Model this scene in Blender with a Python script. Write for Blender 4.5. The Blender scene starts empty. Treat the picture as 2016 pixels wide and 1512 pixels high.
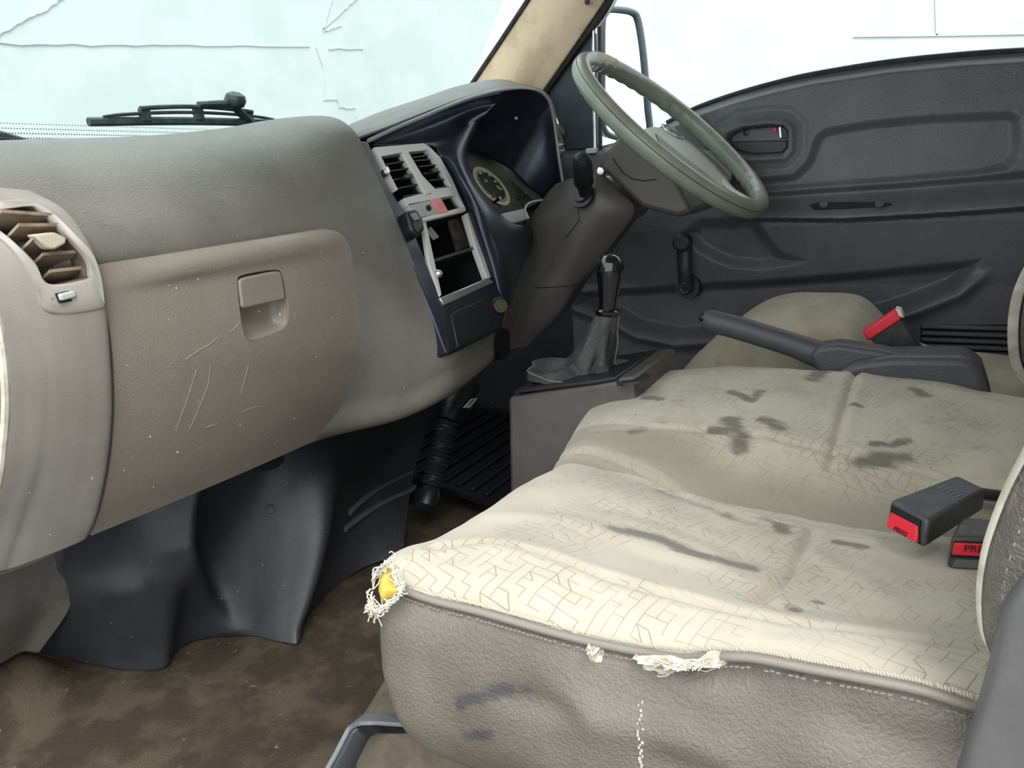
import bpy, bmesh, math, random
import numpy as np
from mathutils import Vector, Matrix, noise
from mathutils.bvhtree import BVHTree

random.seed(4)
rng = np.random.default_rng(4)
scene = bpy.context.scene
COL = scene.collection

# ------------------------------------------------------------------ camera, sky, exposure
cam_data = bpy.data.cameras.new('camera')
cam_data.sensor_width = 36.0
cam_data.lens = 36.0 * 1480.0 / 2016.0
cam_data.clip_start = 0.02
cam_obj = bpy.data.objects.new('camera', cam_data)
COL.objects.link(cam_obj)
CR = [[0.477662, 0.258686, -0.839596], [-0.875956, 0.066933, -0.477725], [-0.067384, 0.96364, 0.258569]]
cam_obj.matrix_world = Matrix.Translation((-0.3, 0.0, 0.70)) @ Matrix(CR).to_4x4()
scene.camera = cam_obj

world = bpy.data.worlds.new('overcast_sky')
scene.world = world
world.use_nodes = True
wbg = world.node_tree.nodes['Background']
wbg.inputs['Color'].default_value = (0.95, 0.985, 1.0, 1)
wbg.inputs['Strength'].default_value = 2.0
sun_data = bpy.data.lights.new('hazy_sun', 'SUN')
sun_data.energy = 3.8
sun_data.angle = math.radians(35)
sun_data.color = (1.0, 0.985, 0.96)
sun_obj = bpy.data.objects.new('hazy_sun', sun_data)
COL.objects.link(sun_obj)
sun_obj.rotation_euler = Vector((0.45, 0.42, -0.79)).to_track_quat('-Z', 'Y').to_euler()
scene.view_settings.view_transform = 'Standard'
scene.view_settings.look = 'None'
scene.view_settings.gamma = 1.0
scene.view_settings.exposure = 0.12
scene.view_settings.use_curve_mapping = False
scene.cycles.max_bounces = 10
scene.cycles.diffuse_bounces = 5
scene.cycles.transparent_max_bounces = 12

# ------------------------------------------------------------------ helpers
def lin(c):
    return tuple(((v / 255) / 12.92 if v / 255 <= 0.04045 else ((v / 255 + 0.055) / 1.055) ** 2.4) for v in c) + (1,)

def mat(name, col, rough=0.5, col2=None, nscale=6.0, nlo=0.42, nhi=0.62, bump=0.0, bscale=150.0, btype='noise', bdist=0.002,
        metal=0.0, spec=0.5, coat=0.0, stain=None, darken=None, sheen=0.0, emit=None, detail=6.0, lines=None, speck=None):
    m = bpy.data.materials.new(name)
    m.use_nodes = True
    nt = m.node_tree
    N, LK = nt.nodes, nt.links
    b = N['Principled BSDF']
    b.inputs['Roughness'].default_value = rough
    b.inputs['Metallic'].default_value = metal
    b.inputs['Specular IOR Level'].default_value = spec
    b.inputs['Coat Weight'].default_value = coat
    b.inputs['Coat Roughness'].default_value = 0.15
    b.inputs['Sheen Weight'].default_value = sheen
    tc = N.new('ShaderNodeTexCoord')
    O = tc.outputs['Object']
    cur = None
    base = N.new('ShaderNodeRGB'); base.outputs[0].default_value = lin(col)
    cur = base.outputs[0]
    def mix(fac, a, colr):
        x = N.new('ShaderNodeMix'); x.data_type = 'RGBA'
        LK.new(fac, x.inputs[0]); LK.new(a, x.inputs[6]); x.inputs[7].default_value = lin(colr)
        return x.outputs[2]
    def ramp(src, lo, hi):
        r = N.new('ShaderNodeMapRange'); r.interpolation_type = 'SMOOTHSTEP'
        LK.new(src, r.inputs[0]); r.inputs[1].default_value = lo; r.inputs[2].default_value = hi
        return r.outputs[0]
    def nz(scale, det=detail, ro=0.6):
        n = N.new('ShaderNodeTexNoise'); n.inputs['Scale'].default_value = scale
        n.inputs['Detail'].default_value = det; n.inputs['Roughness'].default_value = ro
        LK.new(O, n.inputs['Vector'])
        return n.outputs[0]
    if col2 is not None:
        cur = mix(ramp(nz(nscale), nlo, nhi), cur, col2)
    line_out = None
    if lines is not None:            # woven maze of stitched lines: (scale, width, colour)
        sc, wd, lc = lines
        def mth(op, a, b2=None):
            x = N.new('ShaderNodeMath'); x.operation = op
            for k, q in enumerate((a, b2)):
                if q is None: continue
                if isinstance(q, (int, float)): x.inputs[k].default_value = q
                else: LK.new(q, x.inputs[k])
            return x.outputs[0]
        wb_ = N.new('ShaderNodeTexNoise'); wb_.inputs['Scale'].default_value = 14; wb_.inputs['Detail'].default_value = 2; LK.new(O, wb_.inputs['Vector'])
        vm0 = N.new('ShaderNodeVectorMath'); vm0.operation = 'MULTIPLY_ADD'; LK.new(wb_.outputs['Color'], vm0.inputs[0]); vm0.inputs[1].default_value = (.012, .012, 0); LK.new(O, vm0.inputs[2])
        mp = N.new('ShaderNodeMapping'); mp.inputs['Rotation'].default_value = (0, 0, 0.30); mp.inputs['Scale'].default_value = (sc, sc * .8, sc); LK.new(vm0.outputs[0], mp.inputs[0])
        sx = N.new('ShaderNodeSeparateXYZ'); LK.new(mp.outputs[0], sx.inputs[0])
        px, py = sx.outputs[0], sx.outputs[1]
        cxn, cyn = mth('FLOOR', px), mth('FLOOR', py)
        cb = N.new('ShaderNodeCombineXYZ'); LK.new(cxn, cb.inputs[0]); LK.new(cyn, cb.inputs[1])
        wn = N.new('ShaderNodeTexWhiteNoise'); wn.noise_dimensions = '3D'; LK.new(cb.outputs[0], wn.inputs['Vector'])
        rv = wn.outputs['Value']
        fx, fy = mth('SUBTRACT', px, cxn), mth('SUBTRACT', py, cyn)
        lx = mth('MULTIPLY', mth('LESS_THAN', fx, wd), mth('GREATER_THAN', rv, .42))
        ly = mth('MULTIPLY', mth('LESS_THAN', fy, wd), mth('LESS_THAN', rv, .55))
        dg = mth('MULTIPLY', mth('LESS_THAN', mth('ABSOLUTE', mth('SUBTRACT', fx, fy)), wd), mth('GREATER_THAN', rv, .90))
        class _R: pass
        r = _R(); r.outputs = [mth('MAXIMUM', mth('MAXIMUM', lx, ly), dg)]
        br = N.new('ShaderNodeMath'); br.operation = 'MULTIPLY'; LK.new(r.outputs[0], br.inputs[0]); LK.new(ramp(nz(9.0, 3), 0.34, 0.60), br.inputs[1])
        line_out = r.outputs[0]
        cur = mix(br.outputs[0], cur, lc)
    if darken is not None:            # per-vertex mix towards a darker tone
        ga = N.new('ShaderNodeAttribute'); ga.attribute_name = 'darken'
        cur = mix(ga.outputs['Fac'], cur, darken)
    if stain is not None:            # per-vertex dirt with an outline of its own
        at = N.new('ShaderNodeAttribute'); at.attribute_name = 'stain'
        def madd(src, k, plus):
            x = N.new('ShaderNodeMath'); x.operation = 'MULTIPLY_ADD'; LK.new(src, x.inputs[0]); x.inputs[1].default_value = k; LK.new(plus, x.inputs[2]); return x.outputs[0]
        mp2 = N.new('ShaderNodeMapping'); mp2.inputs['Scale'].default_value = (1, .35, 1); LK.new(O, mp2.inputs[0])
        n3 = N.new('ShaderNodeTexNoise'); n3.inputs['Scale'].default_value = 120; n3.inputs['Detail'].default_value = 6; n3.inputs['Roughness'].default_value = .75; LK.new(mp2.outputs[0], n3.inputs['Vector'])
        v = madd(n3.outputs[0], 1.3, madd(nz(30.0, 3), .9, at.outputs['Fac']))
        cur = mix(ramp(v, 1.45, 2.15), cur, stain)
    if speck is not None:            # (scale, threshold, colour): crumbs and scratches of dust
        sc, th, c3 = speck
        cur = mix(ramp(nz(sc, 2, 0.5), th, th + 0.05), cur, c3)
    LK.new(cur, b.inputs['Base Color'])
    if emit:
        b.inputs['Emission Strength'].default_value = emit; LK.new(cur, b.inputs['Emission Color'])
    if bump > 0:
        bp = N.new('ShaderNodeBump'); bp.inputs['Strength'].default_value = bump; bp.inputs['Distance'].default_value = bdist
        if btype == 'leather':
            w = N.new('ShaderNodeTexNoise'); w.inputs['Scale'].default_value = bscale * 0.5; w.inputs['Detail'].default_value = 3; LK.new(O, w.inputs['Vector'])
            vm = N.new('ShaderNodeVectorMath'); vm.operation = 'MULTIPLY_ADD'; LK.new(w.outputs['Color'], vm.inputs[0])
            vm.inputs[1].default_value = (3.2 / bscale,) * 3; LK.new(O, vm.inputs[2])
            v = N.new('ShaderNodeTexVoronoi'); v.feature = 'SMOOTH_F1'; v.inputs['Scale'].default_value = bscale; v.inputs['Smoothness'].default_value = .35; LK.new(vm.outputs[0], v.inputs['Vector'])
            a = N.new('ShaderNodeMath'); a.operation = 'MULTIPLY_ADD'; LK.new(nz(bscale * 0.16, 4), a.inputs[0]); a.inputs[1].default_value = 1.0; LK.new(v.outputs['Distance'], a.inputs[2])
            LK.new(a.outputs[0], bp.inputs['Height'])
        else:
            h = nz(bscale, 8, 0.7)
            if line_out is not None:
                a = N.new('ShaderNodeMath'); a.operation = 'MULTIPLY_ADD'; LK.new(line_out, a.inputs[0]); a.inputs[1].default_value = -0.8; LK.new(h, a.inputs[2]); h = a.outputs[0]
            LK.new(h, bp.inputs['Height'])
        LK.new(bp.outputs[0], b.inputs['Normal'])
    return m

def glass_mat(name, tint, gloss=0.06):
    m = bpy.data.materials.new(name); m.use_nodes = True
    N, LK = m.node_tree.nodes, m.node_tree.links
    N.remove(N['Principled BSDF'])
    t = N.new('ShaderNodeBsdfTransparent'); t.inputs[0].default_value = tint + (1,)
    g = N.new('ShaderNodeBsdfGlossy'); g.inputs['Roughness'].default_value = 0.02
    f = N.new('ShaderNodeLayerWeight'); f.inputs[0].default_value = 0.12
    x = N.new('ShaderNodeMath'); x.operation = 'MULTIPLY'; LK.new(f.outputs['Facing'], x.inputs[0]); x.inputs[1].default_value = gloss
    s = N.new('ShaderNodeMixShader'); LK.new(x.outputs[0], s.inputs[0]); LK.new(t.outputs[0], s.inputs[1]); LK.new(g.outputs[0], s.inputs[2])
    LK.new(s.outputs[0], N['Material Output'].inputs[0])
    return m

V3 = lambda p: np.array(p, float)
def cr(pts, n, t=None):
    """smooth curve through pts, n samples, uniform in control index"""
    p = np.asarray(pts, float)
    k = len(p)
    if k == 1: return np.repeat(p, n, 0)
    t = np.linspace(0, k - 1, n) if t is None else np.asarray(t, float)
    if k == 2:
        return p[0] + (p[1] - p[0]) * t[:, None]
    d = np.gradient(p, axis=0)
    d[0] = p[1] - p[0]; d[-1] = p[-1] - p[-2]
    i = np.clip(t.astype(int), 0, k - 2); u = (t - i)[:, None]
    h00 = 2 * u**3 - 3 * u**2 + 1; h10 = u**3 - 2 * u**2 + u; h01 = -2 * u**3 + 3 * u**2; h11 = u**3 - u**2
    return h00 * p[i] + h10 * d[i] + h01 * p[i + 1] + h11 * d[i + 1]
def arc(pts, n):
    """like cr but evenly spaced along the length"""
    q = cr(pts, 24 * len(pts)); s = np.r_[0, np.cumsum(np.linalg.norm(np.diff(q, axis=0), axis=1))]
    t = np.linspace(0, s[-1], n)
    return np.stack([np.interp(t, s, q[:, a]) for a in range(3)], 1)
def lin_arc(pts, n):
    q = np.asarray(pts, float); s = np.r_[0, np.cumsum(np.linalg.norm(np.diff(q, axis=0), axis=1))]
    t = np.linspace(0, s[-1], n)
    return np.stack([np.interp(t, s, q[:, a]) for a in range(3)], 1)
def loft(rows, nu, nv):
    if len({len(r) for r in rows}) == 1:
        R = [cr(r, nu) for r in rows]
    else:
        R = [arc(r, nu) for r in rows]
    R = np.array(R)
    return np.stack([cr(R[:, j], nv) for j in range(nu)], 1)      # nv x nu x 3

def smooth01(x): x = np.clip(x, 0, 1); return x * x * (3 - 2 * x)

class M:
    def __init__(s): s.v = []; s.f = []; s.at = None
    def add(s, v, f):
        o = len(s.v); s.v += [tuple(map(float, p)) for p in v]; s.f += [tuple(i + o for i in q) for q in f]; return s
    def grid(s, G, cu=False, cv=False, flip=False):
        nv, nu = G.shape[:2]; f = []
        for i in range(nv if cv else nv - 1):
            for j in range(nu if cu else nu - 1):
                a, b, c, d = i * nu + j, i * nu + (j + 1) % nu, ((i + 1) % nv) * nu + (j + 1) % nu, ((i + 1) % nv) * nu + j
                f.append((d, c, b, a) if flip else (a, b, c, d))
        return s.add(G.reshape(-1, 3), f)
    def shell(s, G, off):
        """closed slab: G in front, G + off behind"""
        nv, nu = G.shape[:2]; n = nv * nu
        B = G + np.asarray(off, float)
        v = np.concatenate([G.reshape(-1, 3), B.reshape(-1, 3)]); f = []
        I = lambda i, j: i * nu + j
        for i in range(nv - 1):
            for j in range(nu - 1):
                f.append((I(i, j), I(i, j + 1), I(i + 1, j + 1), I(i + 1, j)))
                f.append((n + I(i + 1, j), n + I(i + 1, j + 1), n + I(i, j + 1), n + I(i, j)))
        ring = [I(0, j) for j in range(nu)] + [I(i, nu - 1) for i in range(1, nv)] + [I(nv - 1, j) for j in range(nu - 2, -1, -1)] + [I(i, 0) for i in range(nv - 2, 0, -1)]
        for a, b in zip(ring, ring[1:] + ring[:1]): f.append((a, n + a, n + b, b))
        return s.add(v, f)
    def prism(s, poly, off):
        p = np.asarray(poly, float); n = len(p); q = p + np.asarray(off, float)
        f = [tuple(range(n)), tuple(range(2 * n - 1, n - 1, -1))] + [(i, n + i, n + (i + 1) % n, (i + 1) % n) for i in range(n)]
        return s.add(np.concatenate([p, q]), f)
    def box(s, c, h, ax=None):
        c = V3(c); ax = np.eye(3) if ax is None else np.asarray(ax, float)
        v = [c + sx * h[0] * ax[0] + sy * h[1] * ax[1] + sz * h[2] * ax[2] for sx in (-1, 1) for sy in (-1, 1) for sz in (-1, 1)]
        return s.add(v, [(0, 1, 3, 2), (4, 6, 7, 5), (0, 4, 5, 1), (2, 3, 7, 6), (0, 2, 6, 4), (1, 5, 7, 3)])
    def hexa(s, a, b):
        """two quads joined"""
        return s.add(list(a) + list(b), [(0, 1, 2, 3), (7, 6, 5, 4), (0, 4, 5, 1), (1, 5, 6, 2), (2, 6, 7, 3), (3, 7, 4, 0)])
    def tube(s, path, r, n=10, closed=False, up=(0, 0, 1), caps=True, flat=1.0):
        p = np.asarray(path, float); k = len(p)
        r = np.broadcast_to(np.asarray(r, float), (k,)) if np.ndim(r) < 2 else r
        tg = np.roll(p, -1, 0) - np.roll(p, 1, 0) if closed else np.gradient(p, axis=0)
        tg /= np.linalg.norm(tg, axis=1)[:, None] + 1e-12
        G = []; u = V3(up)
        for i in range(k):
            u = u - tg[i] * u.dot(tg[i])
            if np.linalg.norm(u) < 1e-6: u = np.cross(tg[i], (1, 0.3, 0.2))
            u /= np.linalg.norm(u); w = np.cross(tg[i], u)
            a = np.linspace(0, 2 * np.pi, n, endpoint=False)
            G.append(p[i] + r[i] * (np.outer(np.cos(a), u) * flat + np.outer(np.sin(a), w)))
        G = np.array(G); o = len(s.v)
        s.grid(G, cu=True, cv=closed)
        if caps and not closed:
            s.f.append(tuple(o + j for j in range(n - 1, -1, -1))); s.f.append(tuple(o + (k - 1) * n + j for j in range(n)))
        return s
    def lathe(s, prof, o, axis, n=24):
        """prof: list of (radius, height along axis)"""
        ax = V3(axis); ax /= np.linalg.norm(ax)
        u = np.cross(ax, (0.31, 0.2, 0.9)); u /= np.linalg.norm(u); w = np.cross(ax, u)
        a = np.linspace(0, 2 * np.pi, n, endpoint=False)
        G = np.array([V3(o) + h * ax + r * (np.outer(np.cos(a), u) + np.outer(np.sin(a), w)) for r, h in prof]); k = len(s.v)
        s.grid(G, cu=True)
        s.f.append(tuple(k + j for j in range(n - 1, -1, -1))); s.f.append(tuple(k + (len(prof) - 1) * n + j for j in range(n)))
        return s

WL = {}
def thing(name, label, cat, loc, group=None):
    o = bpy.data.objects.new(name, None); COL.objects.link(o)
    o.location = loc; o.empty_display_size = 0.05
    o['label'] = label; o['category'] = cat
    if group: o['group'] = group
    WL[o.name] = V3(loc)
    return o
def build(name, m, material, parent=None, label=None, cat=None, kind=None, group=None, bevel=0.0, seg=2, subsurf=0, angle=38, loc=None, solid=0.0, recalc=True, stain=None):
    base = WL[parent.name] if parent is not None else (V3(loc) if loc is not None else np.mean(np.array(m.v), 0))
    me = bpy.data.meshes.new(name)
    me.from_pydata([tuple(V3(p) - base) for p in m.v], [], m.f)
    me.materials.append(material)
    if recalc:
        bm = bmesh.new(); bm.from_mesh(me); bmesh.ops.recalc_face_normals(bm, faces=bm.faces); bm.to_mesh(me); bm.free()
    for p in me.polygons: p.use_smooth = True
    me.set_sharp_from_angle(angle=math.radians(angle))
    if stain is not None:
        a = me.attributes.new('stain', 'FLOAT', 'POINT'); a.data.foreach_set('value', np.asarray(stain, np.float32))
    o = bpy.data.objects.new(name, me); COL.objects.link(o)
    if parent is not None: o.parent = parent
    else: o.location = base
    WL[o.name] = base
    if label: o['label'] = label
    if cat: o['category'] = cat
    if kind: o['kind'] = kind
    if group: o['group'] = group
    if solid:
        d = o.modifiers.new('thickness', 'SOLIDIFY'); d.thickness = solid; d.offset = 0
    if bevel:
        d = o.modifiers.new('bevel', 'BEVEL'); d.width = bevel; d.segments = seg; d.limit_method = 'ANGLE'; d.angle_limit = math.radians(35); d.harden_normals = False
    if subsurf:
        d = o.modifiers.new('sub', 'SUBSURF'); d.levels = subsurf; d.render_levels = subsurf
    return o
def cut(o, m):
    """carve the solid m out of o for good"""
    me = bpy.data.meshes.new('cutter'); base = WL[o.name]
    me.from_pydata([tuple(V3(p) - base) for p in m.v], [], m.f)
    bm = bmesh.new(); bm.from_mesh(me); bmesh.ops.recalc_face_normals(bm, faces=bm.faces); bm.to_mesh(me); bm.free()
    c = bpy.data.objects.new('cutter', me); COL.objects.link(c)
    c.matrix_world = Matrix.Translation(base)
    bpy.context.view_layer.update()
    d = o.modifiers.new('cut', 'BOOLEAN'); d.object = c; d.operation = 'DIFFERENCE'; d.solver = 'EXACT'
    while o.modifiers[0].name != 'cut': o.modifiers.move(len(o.modifiers) - 1, 0)
    others = [x for x in o.modifiers if x.name != 'cut']
    for x in others: x.show_viewport = False
    bpy.context.view_layer.update()
    new = bpy.data.meshes.new_from_object(o.evaluated_get(bpy.context.evaluated_depsgraph_get()))
    o.modifiers.remove(d); o.data = new
    for x in others: x.show_viewport = True
    for p in new.polygons: p.use_smooth = True
    new.set_sharp_from_angle(angle=math.radians(38))
    bpy.data.objects.remove(c)
def bvh_of(m): return BVHTree.FromPolygons([tuple(p) for p in m.v], m.f)
def drop(bvh, p, d):
    """push p along d onto a surface"""
    d = Vector(d).normalized(); p = Vector(p)
    h = bvh.ray_cast(p - d * 0.4, d)
    return np.array(h[0]) if h[0] is not None else np.array(p)
def ell(c, u, v, n=24): return [V3(c) + math.cos(a) * V3(u) + math.sin(a) * V3(v) for a in np.linspace(0, 2 * math.pi, n, endpoint=False)]
def sd_poly(px, py, poly):
    """signed distance (negative inside) of points to a polygon"""
    p = np.asarray(poly, float); d = np.full(px.shape, 1e9); ins = np.zeros(px.shape, bool)
    for a, b in zip(p, np.roll(p, -1, 0)):
        e = b - a; wx, wy = px - a[0], py - a[1]
        t = np.clip((wx * e[0] + wy * e[1]) / (e @ e + 1e-12), 0, 1)
        d = np.minimum(d, np.hypot(wx - e[0] * t, wy - e[1] * t))
        c = (a[1] > py) != (b[1] > py)
        xi = (b[0] - a[0]) * (py - a[1]) / (b[1] - a[1] + 1e-12) + a[0]
        ins ^= c & (px < xi)
    return np.where(ins, -d, d)
def closed_curve(pts, n):
    p = list(pts); k = len(p)
    q = cr(p[-2:] + p + p[:3], 8 * (k + 5)); q = q[8 * 2:]
    full = cr(p[-2:] + p + p[:3], n + 1, t=np.linspace(2, k + 2, n + 1))
    return full[:-1]
def strip(m, pts, w, d, lift):
    """thin flat band along pts, width w, lying along direction d's normal"""
    p = np.asarray(pts, float); tg = np.gradient(p, axis=0); d = V3(d)
    sd = np.cross(tg, d); sd /= np.linalg.norm(sd, axis=1)[:, None] + 1e-12
    w = np.broadcast_to(np.asarray(w, float), (len(p),))[:, None]
    m.shell(np.stack([p - sd * w / 2 + d * lift, p + sd * w / 2 + d * lift], 1), -d * abs(lift) * 1.5)
    return m

# ------------------------------------------------------------------ materials
DASH = mat('dash_plastic_taupe', (100, 97, 92), 0.36, (112, 109, 103), 5, bump=0.30, bscale=420, btype='leather', bdist=0.0012, spec=0.5, speck=(130, 0.74, (170, 166, 158)))
GLOVE = mat('glovebox_plastic', (130, 123, 114), 0.35, (138, 131, 122), 4, bump=0.26, bscale=480, btype='leather', bdist=0.001, spec=0.5, speck=(90, 0.735, (180, 174, 164)))
POD = mat('end_pod_plastic', (124, 120, 113), 0.42, (132, 128, 121), 5, bump=0.15, bscale=500, btype='leather', bdist=0.0008, speck=(110, 0.74, (185, 182, 176)))
PODFRAME = mat('vent_frame_grey', (136, 132, 125), 0.4)
DUSTY = mat('dusty_slat', (146, 132, 112), 0.65, (120, 106, 88), 30, bump=0.2, bscale=300)
FOOT = mat('charcoal_footwell_plastic', (38, 40, 45), 0.5, (48, 49, 53), 7, bump=0.25, bscale=500, btype='leather', bdist=0.0008, speck=(120, 0.73, (120, 118, 116)))
BLACKSAT = mat('blue_black_satin', (46, 50, 64), 0.34, (54, 59, 74), 10, metal=0.55, coat=0.35, bump=0.12, bscale=700, bdist=0.0005, spec=0.6)
STACKBLK = mat('stack_black', (22, 24, 31), 0.36, bump=0.1, bscale=600, bdist=0.0005)
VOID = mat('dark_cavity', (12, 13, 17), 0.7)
BLACKPL = mat('black_plastic', (26, 27, 31), 0.38, bump=0.08, bscale=400)
SILVER = mat('silver_grey_plastic', (214, 213, 210), 0.32, metal=0.0, bump=0.05, bscale=500)
PALEGREY = mat('pale_grey_switch', (176, 180, 178), 0.4)
PINK = mat('faded_red_switch', (238, 150, 150), 0.4, (226, 130, 132), 60)
CHROME = mat('dull_chrome', (200, 200, 198), 0.22, metal=0.9)
BRASS = mat('brass_ring', (150, 138, 112), 0.3, metal=0.8)
COLUMN = mat('column_plastic_taupe', (76, 73, 70), 0.42, (86, 83, 79), 6, bump=0.15, bscale=450, btype='leather', bdist=0.0008, speck=(120, 0.76, (150, 146, 138)))
WHEEL = mat('olive_grey_wheel_vinyl', (142, 147, 134), 0.26, (130, 137, 124), 12, bump=0.1, bscale=300, spec=0.6)
WHEELWORN = mat('worn_wheel_foam', (236, 232, 214), 0.8, (196, 190, 170), 60, bump=0.8, bscale=200, bdist=0.004)
HUB = mat('hub_grey_plastic', (188, 190, 186), 0.35, bump=0.1, bscale=350)
HUBGRAIN = mat('hub_grained_strip', (104, 106, 104), 0.5, (160, 160, 156), 260, bump=0.6, bscale=300)
DOORM = mat('door_plastic_grey', (90, 92, 97), 0.40, (98, 99, 102), 8, bump=0.35, bscale=260, btype='leather', bdist=0.0012, speck=(110, 0.76, (130, 130, 130)))
DOORDARK = mat('door_plastic_dark', (50, 52, 56), 0.42, bump=0.1, bscale=300)
FABRIC = mat('beige_velour', (187, 180, 165), 0.92, (174, 167, 152), 9, bump=0.30, bscale=260, bdist=0.0012, spec=0.15, sheen=0.25, lines=(118, 0.075, (138, 130, 114)), stain=(108, 103, 94), darken=(136, 129, 114), nlo=0.4, nhi=0.68)
FABRIC2 = mat('driver_velour', (176, 168, 150), 0.92, (160, 152, 134), 10, bump=0.3, bscale=240, bdist=0.0012, spec=0.15, sheen=0.25)
VINYL = mat('taupe_vinyl', (110, 104, 96), 0.44, (98, 92, 85), 6, bump=0.45, bscale=330, btype='leather', bdist=0.0016, stain=(74, 73, 75), speck=(60, 0.775, (190, 184, 172)))
VINYLDARK = mat('grey_brown_vinyl', (92, 87, 82), 0.4, (112, 106, 99), 22, bump=0.5, bscale=330, btype='leather', bdist=0.0016)
PIPING = mat('piping_grey', (128, 121, 113), 0.4, bump=0.3, bscale=300)
CREAM = mat('cream_fabric_edge', (214, 210, 198), 0.9, (190, 184, 168), 40, bump=0.3, bscale=300)
FOAM = mat('yellow_foam', (226, 200, 96), 0.95, (206, 176, 74), 90, bump=0.5, bscale=300)
THREAD = mat('frayed_white_thread', (232, 228, 214), 0.9, (206, 200, 182), 120, bump=0.6, bscale=500)
TEAR = mat('torn_backing_cloth', (226, 220, 202), 0.9, (186, 178, 158), 90, bump=0.7, bscale=260, bdist=0.003)
RECLINE = mat('recliner_cover_grey', (88, 87, 88), 0.45, (95, 94, 94), 10, bump=0.1, bscale=400)
BUCKLE = mat('buckle_black', (58, 59, 62), 0.40, (70, 71, 73), 60, bump=0.15, bscale=400)
RED = mat('buckle_red', (226, 40, 62), 0.4)
INK = mat('dark_lettering', (70, 14, 22), 0.6)
HBRAKE = mat('handbrake_charcoal', (72, 73, 77), 0.42, bump=0.3, bscale=420, btype='leather', bdist=0.001)
GLOSSBLK = mat('gloss_black', (10, 12, 16), 0.08, spec=0.6, coat=0.6)
LEATHER = mat('boot_leather', (54, 55, 56), 0.55, (70, 70, 70), 20, bump=0.4, bscale=300, btype='leather')
STITCH = mat('stitch_thread', (130, 130, 128), 0.8)
FLOORM = mat('dirty_brown_carpet', (66, 58, 50), 0.95, (88, 79, 67), 12, bump=0.9, bscale=220, bdist=0.004, spec=0.1, speck=(70, 0.70, (118, 106, 90)))
RISER = mat('carpeted_riser', (112, 104, 92), 0.95, (98, 90, 78), 20, bump=0.8, bscale=300, bdist=0.003, spec=0.1)
STEEL = mat('grey_blue_steel', (96, 102, 106), 0.5, (78, 82, 84), 30, bump=0.3, bscale=200, metal=0.2)
RUBBER = mat('black_rubber', (20, 21, 24), 0.42)
PILLAR = mat('cream_pillar_trim', (224, 200, 172), 0.75, (204, 180, 150), 14, bump=0.3, bscale=400)
SEAL = mat('black_seal', (34, 36, 42), 0.6, (50, 52, 56), 60, bump=0.3, bscale=200)
PAINT = mat('white_truck_paint', (216, 222, 222), 0.3)
ROOFM = mat('headliner', (190, 186, 176), 0.95)
WALLM = mat('white_painted_wall', (196, 202, 202), 0.9, (190, 196, 196), 2, bump=0.1, bscale=20)
CRACK = mat('wall_crack_grey', (196, 204, 200), 0.9)
GROUND = mat('yard_asphalt', (92, 91, 88), 0.95, (80, 79, 76), 2)
WIPERM = mat('wiper_black', (48, 56, 58), 0.5, (70, 78, 80), 60)
FRIT = mat('frit_dots', (120, 134, 134), 0.7)
LABELM = mat('white_label', (216, 216, 214), 0.6)
GAUGE = mat('gauge_dark', (44, 46, 46), 0.5)
GAUGERING = mat('gauge_cream_ring', (236, 232, 200), 0.5)
GAUGEWHITE = mat('gauge_white', (220, 222, 214), 0.5)
CLUSTER = mat('cluster_grey', (92, 92, 86), 0.6)
ORANGE = mat('needle_orange', (196, 96, 40), 0.5)
LIPGREY = mat('lip_grey', (178, 180, 180), 0.35)
BROWNTAG = mat('brown_tag', (92, 72, 60), 0.6)
WOOLPAD = mat('torn_foam_lining', (92, 84, 74), 0.95, (60, 54, 48), 60, bump=0.8, bscale=120, bdist=0.004)
MIRRORM = mat('mirror_glass', (236, 246, 248), 0.03, metal=1.0)
GLASS = glass_mat('windscreen_glass', (0.90, 0.955, 0.94), 0.10)
GLASS2 = glass_mat('side_window_glass', (0.985, 1.0, 1.0), 0.06)
LENS = glass_mat('cluster_lens', (0.93, 0.93, 0.90), 0.16)

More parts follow.
